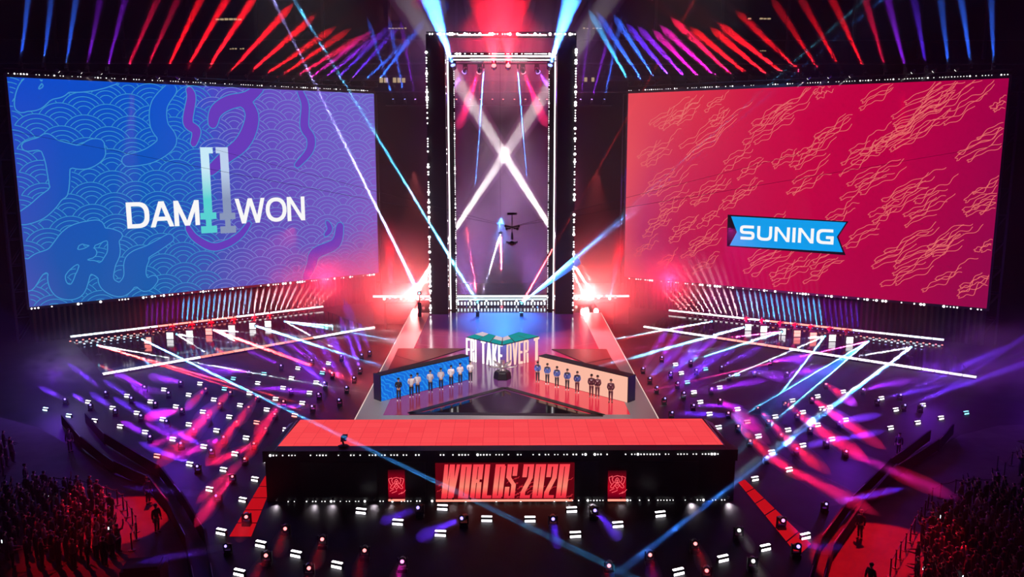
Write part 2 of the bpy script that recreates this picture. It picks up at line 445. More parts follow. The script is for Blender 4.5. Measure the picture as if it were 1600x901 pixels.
for pts, w, ox, oy, s, vivid in (
    ([(560, 85), (470, 150), (350, 180), (260, 240), (235, 330)], 85, 280, 120, .222, 1),
    ([(450, 150), (510, 260), (490, 380), (430, 480), (330, 560), (220, 660)], 95, 280, 120, .222, 1),
    ([(850, 105), (885, 200), (880, 350), (925, 430), (915, 520), (830, 620)], 62, 280, 120, .222, 1),
    ([(70, 90), (85, 150), (60, 320), (120, 380), (100, 470)], 60, 280, 120, .222, 1),
    ([(60, 340), (110, 410), (230, 475), (340, 450), (430, 390), (490, 310)], 52, 280, 280, .222, 1),
    ([(1130, 330), (1100, 450), (960, 520), (930, 600), (890, 690)], 80, 280, 280, .222, 1),
    ([(1040, 300), (1060, 350), (1030, 390)], 40, 280, 280, .222, 1),
    ([(230, 120), (190, 190), (150, 300)], 70, 0, 100, .222, 0), ([(330, 130), (480, 150), (650, 140), (800, 110)], 60, 0, 100, .222, 0),
    ([(190, 580), (300, 560), (420, 590), (560, 620), (650, 570), (700, 560)], 60, 0, 100, .222, 0),
    ([(330, 540), (400, 680), (420, 900)], 90, 0, 100, .222, 0),
    ([(1200, 180), (1120, 290), (1120, 430), (1180, 540), (1060, 640), (900, 680)], 80, 0, 100, .222, 0),
    ([(160, 230), (260, 180), (340, 110), (400, 50)], 80, 0, 290, .222, 0),
    ([(190, 690), (260, 560), (400, 500), (520, 350), (680, 290)], 95, 0, 290, .222, 0),
    ([(640, 470), (500, 520), (400, 620), (430, 730), (530, 740), (580, 640), (600, 560)], 70, 0, 290, .222, 0),
    ([(790, 340), (800, 470), (760, 560), (750, 680), (850, 730), (920, 650), (930, 520), (1060, 450), (1190, 370)], 66, 0, 290, .222, 0),
    ([(560, 640), (640, 570), (700, 600), (760, 640)], 58, 0, 290, .222, 0), ([(520, 350), (640, 380), (740, 340), (830, 350)], 56, 0, 290, .222, 0), ([(930, 560), (970, 540), (1010, 520)], 66, 0, 290, .222, 0),
    ([(190, 690), (150, 560), (60, 520)], 60, 0, 290, .222, 0), ([(150, 300), (250, 280), (330, 210), (420, 190), (480, 150)], 56, 0, 100, .222, 0), ([(420, 590), (480, 680), (600, 700), (700, 640), (700, 560)], 48, 0, 100, .222, 0),
    ([(1010, 500), (980, 620), (1020, 700), (1080, 660)], 60, 0, 290, .222, 0)):
    rib.append((smooth_path(lpx(pts, ox, oy, s)), w * (1.15 if vivid else 1.45) * s * LW / 545 / 2, vivid))
def ribbon_d(x, z, only=None):
    best = -9
    for path, w, vivid in rib:
        if only is not None and vivid != only: continue
        if not (min(p.x for p in path[::3]) - w - 2 < x < max(p.x for p in path[::3]) + w + 2): continue
        for k in range(0, len(path) - 1):
            p, q = path[k], path[k + 1]; dx, dz = q.x - p.x, q.y - p.y; l2 = dx * dx + dz * dz + 1e-9
            t_ = max(0, min(1, ((x - p.x) * dx + (z - p.y) * dz) / l2))
            d = math.hypot(x - p.x - dx * t_, z - p.y - dz * t_)
            f = k / (len(path) - 1); ww = w * (.55 + .45 * math.sin(math.pi * min(1, max(0, .1 + .85 * f))))
            if ww - d > best: best = ww - d
    return best
G = .33
nx, nz = int(LW / G), int(LH / G)
field = [[ribbon_d(i * G, j * G) for i in range(nx + 1)] for j in range(nz + 1)]
vfield = [[ribbon_d(i * G, j * G, 1) for i in range(nx + 1)] for j in range(nz + 1)]
def fsample(fl, x, z):
    i = max(0, min(nx - 1, int(x / G))); j = max(0, min(nz - 1, int(z / G))); a, b_ = x / G - i, z / G - j
    return (fl[j][i] * (1 - a) + fl[j][i + 1] * a) * (1 - b_) + (fl[j + 1][i] * (1 - a) + fl[j + 1][i + 1] * a) * b_
waves, wavesR, edges_, fill = Draw(.05), Draw(.05), Draw(.06), Draw(.03)
for d in (waves, wavesR, edges_, fill): d.z = LZ
RS = 2.45; ROWH = 1.28     # radius of a wave scale and the step between rows
rows = int(LH / ROWH) + 4
for j in range(-2, rows):
    cz = j * ROWH
    for i in range(-1, int(LW / (2 * RS)) + 2):
        cx = i * 2 * RS + (RS if j % 2 else 0)
        for rr in (1.0, .79, .58, .37):
            r = RS * rr; run = []
            N = max(8, int(26 * rr))
            for k in range(N + 1):
                a = math.pi * k / N
                x, z = cx + r * math.cos(a), cz + r * math.sin(a)
                ok = 0 < x < LW and 0 < z < LH and fsample(field, x, z) < .05
                if ok:   # hidden behind the nearer rows' scales
                    for jj in (j - 1, j - 2):
                        zz = jj * ROWH; off = RS if jj % 2 else 0
                        ii = round((x - off) / (2 * RS)); 
                        if math.hypot(x - off - ii * 2 * RS, z - zz) < RS * .985: ok = False
                if ok: run.append((x, LZ + z))
                else:
                    if len(run) > 1: (waves if run[0][0] < LW * .5 else wavesR).stroke(run, .085)
                    run = []
            if len(run) > 1: (waves if run[0][0] < LW * .5 else wavesR).stroke(run, .085)
for j in range(nz):           # outlines of the plain ribbons, and the vivid ribbons themselves
    for i in range(nx):
        q = [(i, j), (i + 1, j), (i + 1, j + 1), (i, j + 1)]
        for fl, out in ((field, edges_), (vfield, None)):
            vals = [fl[b_][a] for a, b_ in q]
            if out is None:
                if max(vals) <= 0: continue
                pl = []
                for k in range(4):
                    v0, v1 = vals[k], vals[(k + 1) % 4]; (a, b_), (c, d_) = q[k], q[(k + 1) % 4]
                    if v0 > 0: pl.append((a * G, LZ + b_ * G))
                    if (v0 > 0) != (v1 > 0):
                        t_ = v0 / (v0 - v1); pl.append(((a + (c - a) * t_) * G, LZ + (b_ + (d_ - b_) * t_) * G))
                if len(pl) > 2: fill.poly(pl)
            else:
                cr = []
                for k in range(4):
                    v0, v1 = vals[k], vals[(k + 1) % 4]; (a, b_), (c, d_) = q[k], q[(k + 1) % 4]
                    if (v0 > 0) != (v1 > 0):
                        t_ = v0 / (v0 - v1); cr.append(((a + (c - a) * t_) * G, LZ + (b_ + (d_ - b_) * t_) * G))
                for k in range(0, len(cr) - 1, 2): out.stroke([cr[k], cr[k + 1]], .11)
part('wave_pattern', waves.mb, glow('teal_lines', lin((58, 150, 205)), 1), LS)
part('wave_pattern', wavesR.mb, glow('lilac_lines', lin((118, 138, 212)), 1), LS)
part('ribbon_outline', edges_.mb, glow('cyan_lines', lin((62, 150, 212)), 1), LS)
part('ribbon_pattern', fill.mb, glow('violet_ribbon', lin((105, 60, 190)), 1), LS)
txt = glow('white_lettering', (1, 1, 1), 1.0)
a, c = luv(199, 357), luv(311, 311.5)
letters('lettering', word('DAM', (.86, .92, 1.02), .185, .16, .02), (a.x, LZ + luv(200, 357).y, luv(311, 330).x, LZ + luv(200, 316).y), .1, txt, LS)
a, c = luv(368, 347), luv(475, 306)
letters('lettering', word('WON', (1.36, .98, .86), .185, .16, .03), (a.x, LZ + luv(378, 349).y, c.x, LZ + luv(420, 308.5).y), .1, txt, LS)
def tower_logo(px, flip, col):
    d = Draw(.1); s = -1 if flip else 1
    top, bot = luv(px, 230).y + LZ, luv(px, 364).y + LZ
    x = luv(px, 300).x
    u_ = 1.0; w = 1.05
    z1 = bot + 2.6
    d.poly([(x - w / 2, z1), (x + w / 2, z1), (x + w / 2, top), (x - w / 2, top)])
    e = x + s * w / 2
    q = [(e, top - .75), (e + s * .5, top - .75), (e + s * .5, top), (e, top)]
    d.poly(q if s > 0 else q[::-1])
    d.poly([(x - 1.0, bot + 1.75), (x + 1.0, bot + 1.75), (x + 1.0, bot + 2.6), (x - 1.0, bot + 2.6)])
    d.poly([(x - .35, bot + .9), (x + .35, bot + .9), (x + .35, bot + 1.75), (x - .35, bot + 1.75)])
    d.poly([(x - 1.0, bot), (x + 1.0, bot), (x + 1.0, bot + .9), (x - 1.0, bot + .9)])
    return d.mb
def tower_mat(name, c0, c1):
    m = bpy.data.materials.new(name); m.use_nodes = True; nt = m.node_tree; nt.nodes.clear()
    o = nt.nodes.new('ShaderNodeOutputMaterial'); e = nt.nodes.new('ShaderNodeEmission'); tc = nt.nodes.new('ShaderNodeTexCoord'); sp = nt.nodes.new('ShaderNodeSeparateXYZ')
    r = nt.nodes.new('ShaderNodeValToRGB'); el = r.color_ramp.elements
    el[0].position = .4; el[0].color = (*lin(c1), 1); el[1].position = .75; el[1].color = (*lin(c0), 1)
    nt.links.new(tc.outputs['Generated'], sp.inputs[0]); nt.links.new(sp.outputs[2], r.inputs[0]); nt.links.new(r.outputs[0], e.inputs[0]); nt.links.new(e.outputs[0], o.inputs['Surface'])
    m.cycles.emission_sampling = 'NONE'
    return m
part('emblem', tower_logo(323, False, 0), tower_mat('aqua_fade', (205, 240, 255), (90, 215, 215)), LS)
part('emblem', tower_logo(353, True, 0), tower_mat('grey_fade', (195, 215, 245), (140, 155, 190)), LS)

# ---- red screen
RSC, ruv, RW, RH, RZ, RBL, RUX, RN = build_screen('led_screen', 'giant red screen with cloud lines and a blue SUNING banner',
    [(975, 430), (1540, 484), (1578, 122), (982, 146)], ((1045, 488), (1475, 535)))
frame_parts(RSC, RW, RH, RZ)
m = shade_panel('red_display', ([(0, (225, 85, 105)), (.08, (170, 40, 110)), (.2, (180, 15, 85)), (.5, (195, 5, 65)), (.8, (170, 5, 70)), (1, (145, 10, 75))],
                                [(0, (232, 72, 85)), (.2, (222, 45, 72)), (.45, (205, 8, 66)), (.7, (195, 0, 66)), (1, (165, 0, 70))]), .12)
part('display_panel', MB().face([(0, 0, RZ), (RW, 0, RZ), (RW, 0, RZ + RH), (0, 0, RZ + RH)]), m, RSC)
cl = Draw(.05)
rnd = random.Random(4)
def clip_stroke(d, pts, w, W, H, z0):
    run = []
    for x, z in pts:
        if .05 < x < W - .05 and .05 < z < H - .05: run.append((x, z0 + z))
        else:
            if len(run) > 1: d.stroke(run, w)
            run = []
    if len(run) > 1: d.stroke(run, w)
def cloud_bundle(cx, cz, Ln, n, ang=R(33), wd=.42):
    Ln *= .72; n = max(2, round(n * .62))
    ca, sa = math.cos(ang), math.sin(ang)
    def place(s_, t_): return (cx + s_ * ca - t_ * sa, cz + s_ * sa + t_ * ca)
    tt = 0
    for k in range(n):
        gap = rnd.uniform(.35, .62) * wd * 2
        L1, L2 = Ln * rnd.uniform(.45, 1), Ln * rnd.uniform(.4, .9)
        s0 = rnd.uniform(0, .35) * Ln + .18 * Ln * abs(k - n / 2) / n
        ph, fr = rnd.uniform(0, 6), rnd.uniform(2.2, 3.4) / Ln * 4
        wav = lambda s_: .22 * math.sin(fr * s_ + ph) * min(1, s_ / 1.2) + .10 * math.sin(2.3 * fr * s_ + ph * 2)
        pts = []
        for i in range(26, -1, -1):
            s_ = L1 * i / 26; pts.append((s0 + s_, tt + gap + wav(s_) + .10 * (s_ / Ln) ** 2 * Ln * .6))
        for i in range(1, 8):       # the round, lobed head
            a = math.pi * i / 8; pts.append((s0 - gap * 1.1 * math.sin(a) * (1 + .5 * math.sin(3 * a)), tt + gap * math.cos(a) * .5 + gap * .5))
        for i in range(0, 27):
            s_ = L2 * i / 26; pts.append((s0 + s_, tt + wav(s_ + .5) + .08 * (s_ / Ln) ** 2 * Ln * .6))
        clip_stroke(cl, [place(*p) for p in pts], .07, RW, RH, RZ)
        tt -= gap * rnd.uniform(1.25, 1.7)
for px, py, Ln, n in ((1010, 200, 9, 6), (995, 250, 8, 6), (1045, 190, 8, 5), (1060, 235, 12, 7), (1095, 175, 6, 4), (1110, 190, 5, 3), (1150, 215, 10, 6), (1185, 195, 12, 5), (1125, 262, 6, 4), (1270, 150, 3, 3),
                      (1335, 170, 8, 4), (1365, 195, 16, 7), (1360, 225, 12, 6), (1355, 240, 10, 5), (1430, 170, 9, 5), (1540, 175, 4, 4), (1490, 240, 10, 7), (1450, 200, 9, 4),
                      (1000, 300, 9, 6), (1020, 330, 8, 5), (1065, 320, 9, 5), (1000, 360, 9, 5), (1040, 370, 7, 5), (1060, 395, 9, 6), (985, 400, 6, 4), (1090, 350, 5, 4), (1020, 420, 6, 4),
                      (1125, 320, 8, 5), (1145, 280, 7, 4), (1220, 300, 9, 5), (1305, 265, 8, 5), (1310, 300, 9, 6), (1330, 240, 7, 4), (1370, 320, 11, 7), (1400, 335, 9, 6), (1350, 345, 6, 4), (1490, 320, 8, 6), (1510, 335, 6, 4),
                      (1150, 420, 11, 7), (1190, 440, 8, 5), (1245, 425, 9, 6), (1355, 410, 12, 7), (1360, 440, 12, 7), (1430, 400, 9, 5), (1520, 395, 5, 4), (1490, 455, 6, 5), (1320, 380, 7, 4), (1260, 225, 9, 5), (1230, 255, 8, 5), (1070, 430, 7, 3),
                      (1180, 365, 6, 4), (1290, 345, 6, 3), (1440, 450, 7, 3), (1200, 262, 6, 4)):
    p = ruv(px, py); cloud_bundle(p.x, p.y, Ln, n)
part('cloud_line_pattern', cl.mb, glow('salmon_lines', lin((236, 112, 108)), 1), RSC)
bn, bo = Draw(.10), Draw(.08)
def rq(*pts): return [(p.x, RZ + p.y) for p in (ruv(x, y) for x, y in pts)]
def z180(x, y): return (1100 + x * .2664, 180 + y * .2664)
bo.poly(rq(*[z180(*p) for p in ((140, 582), (175, 590), (195, 685), (135, 768))])); bo.poly(rq(*[z180(*p) for p in ((140, 582), (848, 622), (788, 712), (180, 690))]))
bo.poly(rq(*[z180(*p) for p in ((180, 680), (788, 712), (832, 820), (135, 768))]))
bn.poly(rq(*[z180(*p) for p in ((160, 592), (835, 628), (780, 712), (194, 685))])); bn.poly(rq(*[z180(*p) for p in ((194, 685), (780, 712), (815, 802), (152, 763))]))
part('banner_outline', bo.mb, glow('banner_black', (.006, .004, .008), 1), RSC)
part('banner', bn.mb, glow('banner_blue', lin((0, 160, 240)), 1), RSC)
a, c = ruv(*z180(210, 725)), ruv(*z180(765, 680))
lt = letters('lettering', word('SUNING', (1.02, 1.0, 1.0, .2, 1.0, 1.08), .2, .2, .17), (a.x, RZ + ruv(*z180(480, 742)).y, c.x, RZ + ruv(*z180(480, 656)).y), .13, txt, RSC)

# ---- lighting trusses on top of the screens
def truss(mb, p, q, s=.55, n=60):
    p, q = V(p), V(q); d = (q - p).normalized(); x = d.cross(V((0, 0, 1))).normalized() * s / 2; z = V((0, 0, s / 2))
    for a in (-1, 1):
        for b_ in (-1, 1): mb.bar(p + x * a + z * b_, q + x * a + z * b_, .07)
    for k in range(n):
        c0, c1 = p.lerp(q, k / n), p.lerp(q, (k + 1) / n)
        for a in (-1, 1): mb.bar(c0 + x * a - z, c1 + x * a + z, .045)
        mb.bar(c0 - x + z, c1 + x + z, .045)
    return mb
LTZ, RTZ = LZ + LH + .35 + .32, RZ + RH + .35 + .32
for nm, root, W, tz, lab in (('lighting_truss', LS, LW, LTZ, 'black lighting truss running along the top of the blue screen'), ('lighting_truss', RSC, RW, RTZ, 'black lighting truss running along the top of the red screen')):
    mw = Matrix.Translation(root.location) @ Matrix.Rotation(root.rotation_euler.z, 4, 'Z')
    tr = thing(nm, lab, 'truss', (root.location.x, root.location.y, 0), root.rotation_euler.z, 'trusses on the screens')
    part('truss_frame', truss(MB(), (-.2, .35, tz), (W + .2, .35, tz)), M['black'], tr)

# ================================================================ moving heads with their beams
base_me = MB().box((-.2, -.16, 0), (.2, .16, .16)).box((-.17, -.13, .16), (.17, .13, .2)).mesh('base', M['fixture'])
yoke_me = MB().box((-.22, -.07, .2), (-.16, .07, .62)).box((.16, -.07, .2), (.22, .07, .62)).box((-.22, -.08, .19), (.22, .08, .25)).mesh('yoke', M['fixture'])
head_me = MB().lathe([(-.22, .08), (-.2, .13), (-.02, .15), (.16, .155), (.22, .17)], 12).mesh('head', M['fixture'])
LENSME = {}
def lens_me(c, r=.14):
    k = (lens_mat(c).name, r)
    if k not in LENSME: LENSME[k] = MB().lathe([(.215, r), (.24, r * .96), (.26, r * .6)], 12).mesh('lens', lens_mat(c))
    return LENSME[k]
def beam_mesh(L, r0, r1, m, n=14, tip=True):
    prof = [(0, r0), (L * .6, r0 + (r1 - r0) * .6), (L * .75, (r0 + (r1 - r0) * .75) * .85), (L * .88, (r0 + (r1 - r0) * .85) * .5), (L, .02)] if tip else [(0, r0), (L, r1)]
    return MB().lathe(prof, n).mesh('light_beam', m)
def spot(parent, z, col, I, half, blend=.5, rad=.09):
    l = bpy.data.lights.new('lamp', 'SPOT'); l.spot_size = 2 * half; l.spot_blend = blend; l.color = col; l.energy = I * 4 * math.pi ** 2; l.shadow_soft_size = rad
    o = bpy.data.objects.new('lamp', l); COL.objects.link(o); o.parent = parent; o.location = (0, 0, z); o.rotation_euler = (math.pi, 0, 0)
    return o
def moving_head(p, q, col, I, half, label, group, scale=1.0, hang=False, fill=1.25, L=None, lens=None, cat='stage light', name='moving_head_light', beam=True, lr=.14, dome=(1, 1, 1)):
    """p: foot of the lamp on what carries it; q: where the beam points"""
    p, q = V(p), V(q)
    root = thing(name, label, cat, p, 0, group)
    root.scale = (1, 1, 1)
    k = scale; sg = -1 if hang else 1
    for nm, me in (('base', base_me), ('yoke', yoke_me)):
        o = add(nm, me, root); o.scale = (k, k, k * sg)
    piv = V((0, 0, .5 * k * sg)); d = q - (p + piv); Lb = L or d.length
    rot = d.to_track_quat('Z', 'Y').to_euler()
    h = add('head', head_me, root, piv, rot); h.scale = (k, k, k)
    ln = add('lens', lens_me(lens or col, lr), h); ln.scale = dome
    if beam:
        r0 = .19 * k
        o = add('light_beam', beam_mesh(Lb, r0, r0 + Lb * math.tan(half) * fill, M['haze']), root, piv + d.normalized() * .34 * k, rot)
        ax = bpy.data.objects.new('lamp_axis', None)
        bpy.data.objects.remove(ax)
        spot_o = spot(root, 0, col, I, half)
        spot_o.location = piv + d.normalized() * (.30 * k + .15)
        spot_o.data.shadow_soft_size = .14
        spot_o.rotation_euler = (-d).to_track_quat('Z', 'Y').to_euler()
    return root
CN = {}
RED, PINK, MAG, PURP, VIO, BLUE, CYAN, WHT = (1, .006, .015), (1, .008, .09), (.9, .01, .5), (.32, .02, 1), (.14, .03, 1), (.03, .14, 1), (.05, .45, 1), (1, .93, .88)
NAME = {RED: 'red', PINK: 'pink', MAG: 'magenta', PURP: 'purple', VIO: 'violet', BLUE: 'blue', CYAN: 'cyan', WHT: 'white'}
# lamps along the screen tops (picture points of each lamp and of a point on its beam)
s1 = .3752
LT = [(85, 266, 112, 60, BLUE, .22), (181, 272, 205, 90, BLUE, .2), (275, 278, 305, 90, BLUE, .22), (362, 284, 395, 130, PURP, .10), (446, 290, 500, 90, PURP, .14), (528, 296, 620, 90, PINK, .2), (606, 300, 690, 120, PINK, .15),
      (690, 305, 790, 100, RED, .7), (769, 311, 890, 100, RED, 1.1), (852, 316, 985, 110, RED, 1.4), (946, 322, 1130, 120, RED, 1.4), (1023, 325, 1210, 160, RED, 1.1), (1092, 328, 1280, 200, RED, .8), (1155, 331, 1350, 200, RED, .6),
      (1218, 334, 1390, 230, PINK, .5), (1283, 336, 1440, 220, MAG, .3), (1335, 338, 1480, 230, PURP, .3), (1395, 338, 1540, 200, VIO, .25), (1451, 341, 1560, 230, VIO, .3), (1509, 341, 1640, 230, BLUE, .3), (1566, 344, 1700, 180, BLUE, .5)]
TOPK = 5200
def top_lamps(rows, ox, oy, s, bl, n, ux, tz, side):
    for i, (x, y, ex, ey, col, k) in enumerate(rows):
        pp = bl + n * -.35
        p = on_plane(ox + x * s, oy + y * s, pp, n); p.z = tz + .312
        q = on_plane(ox + ex * s, oy + ey * s, pp - n * 3, n)
        d = q - p
        moving_head(p, p + d.normalized() * 17, col, TOPK * k * K_TOP, R(2.4), '%s moving head from the %s end along the %s screen top, %s beam' % (nth(i + 1), 'outer' if side == 'blue' else 'gate', side, NAME[col]),
                    'moving heads along the %s screen top' % side, L=16)
top_lamps(LT, 0, 0, s1, LBL, LN, LUX, LTZ, 'blue')
RT = [(59, 319, -20, 190, CYAN, .9), (111, 318, 20, 190, BLUE, .9), (166, 318, 90, 210, BLUE, .9), (227, 315, 155, 235, VIO, .8), (285, 313, 210, 240, PURP, .7), (337, 312, 270, 250, MAG, .7), (403, 310, 310, 230, MAG, .9), (467, 306, 350, 200, PINK, 1.3),
      (531, 303, 440, 235, RED, 1.2), (600, 300, 520, 240, RED, 1.2), (668, 298, 560, 220, RED, 1.4), (735, 294, 620, 190, RED, .6), (807, 290, 730, 180, RED, .3), (889, 284, 820, 170, RED, .3), (980, 278, 920, 160, RED, .35), (1060, 273, 1020, 150, PINK, .2),
      (1137, 268, 1110, 180, PURP, .2), (1219, 261, 1200, 180, VIO, .15), (1306, 255, 1290, 150, BLUE, .2), (1394, 250, 1370, 120, BLUE, .3), (1483, 243, 1475, 120, BLUE, .2)]
top_lamps(RT, 960, 0, .4, RBL, RN, RUX, RTZ, 'red')
# small white wash lamps leaning over the screens' top edges
def wash(px, py, ex, ey, bl, n, label, grp, z):
    p = on_plane(px, py, bl + n * .6, n); q = on_plane(ex, ey, bl + n * .5, n)
    r = thing('wash_lamp', label, 'stage light', p, 0, grp)
    d = (q - p); e = d.to_track_quat('Z', 'Y').to_euler()
    part('arm', MB().bar((0, 0, 0), -n * .61 + V((0, 0, z + .275 - p.z)), .05), M['fixture'], r)
    h = add('head', head_me, r, (0, 0, 0), e); add('lens', lens_me(WHT), h)
    o = add('light_beam', beam_mesh(d.length * 1.2, .12, .3, M['haze']), r, d.normalized() * .27, e)
    s_ = spot(r, 0, WHT, 90, R(5)); s_.location = d.normalized() * .27; s_.rotation_euler = (-d).to_track_quat('Z', 'Y').to_euler()
for i, (x, y) in enumerate(((238, 293), (331, 298), (415, 302), (655, 320), (739, 323), (816, 325))):
    wash(x * s1, y * s1, x * s1 + 14, y * s1 + 11, LBL, LN, '%s small white wash lamp from the outer end above the blue screen' % nth(i + 1), 'wash lamps above the blue screen', LTZ)
for i, (x, y) in enumerate(((762, 303), (842, 299), (926, 295), (1168, 279), (1251, 274), (1339, 269))):
    wash(960 + x * .4, y * .4, 960 + x * .4 - 14, y * .4 + 11, RBL, RN, '%s small white wash lamp from the gate end above the red screen' % nth(i + 1), 'wash lamps above the red screen', RTZ)
# lamps low on the stand behind the gate
s2 = .3129
LOWZ = at_y(770, 502 * s2, 134.6).z - .5
for i, (x, y, ex, ey, col, k) in enumerate(((239, 502, 150, 220, BLUE, .6), (297, 502, 265, 340, BLUE, .6), (349, 500, 330, 400, PURP, .3), (554, 498, 545, 400, RED, .12), (623, 503, 620, 380, RED, .2), (673, 500, 670, 380, RED, .2), (733, 504, 735, 360, RED, .4),
                                           (786, 504, 800, 380, RED, .3), (843, 502, 850, 380, RED, .2), (898, 504, 905, 380, RED, .2), (967, 500, 972, 400, RED, .15), (1006, 501, 1010, 400, RED, .12), (1173, 502, 1185, 400, PURP, .25), (1228, 504, 1255, 400, PURP, .4), (1291, 503, 1345, 240, BLUE, .7))):
    p = at_y(540 + x * s2, 502 * s2, 134.6); q = at_y(540 + ex * s2, ey * s2, 133)
    p.z = LOWZ + .5
    moving_head(p - V((0, 0, .5)), p + (q - p).normalized() * 14, col, 3500 * k * K_TOP, R(2.2), '%s lamp counted along the low row on the stand behind the gate, %s beam' % (nth(i + 1), NAME[col]), 'lamps on the stand behind the gate', L=13)
a, c = at_y(540 + 230 * s2, 502 * s2, 134.6), at_y(540 + 1300 * s2, 502 * s2, 134.6)
struct('trim_3', MB().box((a.x - 1, 134.2, LOWZ - .25), (c.x + 1, 136, LOWZ)), M['black'])

# ================================================================ stage
SZ = 3.45                                    # top of the stage
fl, fr_ = at_z(445, 700, SZ), at_z(1140, 700, SZ)
YF, YB = 49.2, 54.85                         # front and back edge of the red deck
XF = 13.95
stage = thing('stage', 'long glossy runway stage with a red lit front deck', 'stage', (0, YF, 0))
def sp(name, mb, m, label=None):
    for v in mb.v: v.y -= YF
    return part(name, mb, m, stage, label=label)
sp('platform', MB().prism([(-14.6, YF - .2), (14.9, YF - .2), (14.4, YB), (11.1, YB), (11.5, 93), (-10.4, 93), (-10.0, YB), (-14.2, YB)], 0, SZ - .06), M['black'])
deck_m = bpy.data.materials.new('red_led_tiles'); deck_m.use_nodes = True
nt = deck_m.node_tree; nt.nodes.clear()
o_ = nt.nodes.new('ShaderNodeOutputMaterial'); e_ = nt.nodes.new('ShaderNodeEmission'); br = nt.nodes.new('ShaderNodeTexBrick'); tc = nt.nodes.new('ShaderNodeTexCoord')
br.offset = 0; br.inputs['Scale'].default_value = 1; br.inputs['Brick Width'].default_value = 1.0; br.inputs['Row Height'].default_value = 1.0; br.inputs['Mortar Size'].default_value = .012
br.inputs['Color1'].default_value = (*lin((255, 78, 84)), 1); br.inputs['Color2'].default_value = (*lin((250, 70, 78)), 1); br.inputs['Mortar'].default_value = (*lin((215, 50, 62)), 1)
nt.links.new(tc.outputs['Object'], br.inputs['Vector']); nt.links.new(br.outputs['Color'], e_.inputs['Color']); nt.links.new(e_.outputs[0], o_.inputs['Surface'])
e_.inputs['Strength'].default_value = 1.0
sp('deck', MB().prism([(-XF, YF + .55), (XF + .35, YF + .55), (XF + .2, YB), (-XF + .15, YB)], SZ - .06, SZ), deck_m, 'red lit tile deck at the front')
for s, x0, x1 in ((-1, -14.6, -XF), (1, XF + .35, 14.9)):
    sp('side_ramp', MB().hexa([(x0, YF - .2, SZ - .35), (x1, YF - .2, SZ - .35), (x1, YB, SZ - .35), (x0, YB, SZ - .35), (x0, YF - .2, SZ - .3 if s < 0 else SZ), (x1, YF - .2, SZ if s < 0 else SZ - .3), (x1, YB, SZ if s < 0 else SZ - .3), (x0, YB, SZ - .3 if s < 0 else SZ)]), M['apron'])
sp('front_lip', MB().box((-14.7, YF - .35, SZ - .75), (15.0, YF + .55, SZ - .02)), M['black'])
sp('upper_bulb_strip', bulbs(150, (-14.3, YF - .4, SZ - .28), (14.6, YF - .4, SZ - .28), .05, .6), M['white_soft'])
sp('lower_bulb_strip', bulbs(150, (-14.3, YF - .34, .10), (14.6, YF - .34, .10), .048, .55), M['white_soft'])
fas = mat('fascia_screen_off', (.02, .018, .022), .35)
for x0, x1 in ((-12.4, -7.6), (-6.3, -4.6), (4.5, 6.3), (7.6, 12.6)): sp('fascia_panel', MB().box((x0, YF - .28, .35), (x1, YF - .2, SZ - .8)), fas)
def floor_glow():
    m = M['runway']; nt = m.node_tree; b = nt.nodes['Principled BSDF']; N = nt.nodes.new; lk = nt.links.new
    tc = N('ShaderNodeTexCoord'); sx = N('ShaderNodeSeparateXYZ'); lk(tc.outputs['Generated'], sx.inputs[0])
    def ramp(src, stops):
        r = N('ShaderNodeValToRGB'); el = r.color_ramp.elements
        el[0].position, el[0].color = stops[0][0], (*lin(stops[0][1]), 1); el[1].position, el[1].color = stops[-1][0], (*lin(stops[-1][1]), 1)
        for p, c in stops[1:-1]: x = el.new(p); x.color = (*lin(c), 1)
        lk(src, r.inputs[0]); return r
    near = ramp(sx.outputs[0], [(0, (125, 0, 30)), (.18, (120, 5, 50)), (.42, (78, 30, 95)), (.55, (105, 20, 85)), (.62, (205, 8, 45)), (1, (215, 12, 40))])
    far = ramp(sx.outputs[0], [(0, (60, 10, 60)), (.15, (30, 20, 80)), (.3, (10, 70, 170)), (.5, (40, 120, 225)), (.7, (10, 75, 185)), (.86, (50, 15, 75)), (1, (90, 10, 55))])  # blue lamp light and reflections painted into the glow of the back floor
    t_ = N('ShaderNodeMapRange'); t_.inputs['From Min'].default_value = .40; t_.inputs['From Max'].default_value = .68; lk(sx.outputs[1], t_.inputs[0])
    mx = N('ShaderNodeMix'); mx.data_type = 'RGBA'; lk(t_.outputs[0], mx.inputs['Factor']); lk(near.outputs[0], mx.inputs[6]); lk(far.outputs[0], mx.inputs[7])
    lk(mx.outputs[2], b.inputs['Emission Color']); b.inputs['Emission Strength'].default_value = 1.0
    wv = N('ShaderNodeTexWave'); wv.bands_direction = 'Y'; wv.inputs['Scale'].default_value = .55; wv.inputs['Distortion'].default_value = 6; wv.inputs['Detail'].default_value = 3
    bp = N('ShaderNodeBump'); bp.inputs['Strength'].default_value = .06; lk(tc.outputs['Object'], wv.inputs[0]); lk(wv.outputs['Fac'], bp.inputs['Height']); lk(bp.outputs[0], b.inputs['Normal'])
floor_glow()
sp('runway_floor', MB().prism([(-8.2, YB + .02), (9.3, YB + .02), (9.3, 93), (-8.2, 93)], SZ - .06, SZ), M['runway'], 'glossy lit floor, red and purple with blue lamp light at the back')
sp('runway_border', MB().prism([(-10.0, YB + .02), (-8.2, YB + .02), (-8.2, 93), (-10.4, 93)], SZ - .06, SZ + .01).prism([(9.3, YB + .02), (11.1, YB + .02), (11.5, 93), (9.3, 93)], SZ - .06, SZ + .01).prism([(-8.2, YB), (9.3, YB), (9.3, YB + .9), (-8.2, YB + .9)], SZ - .05, SZ + .012), M['apron'])
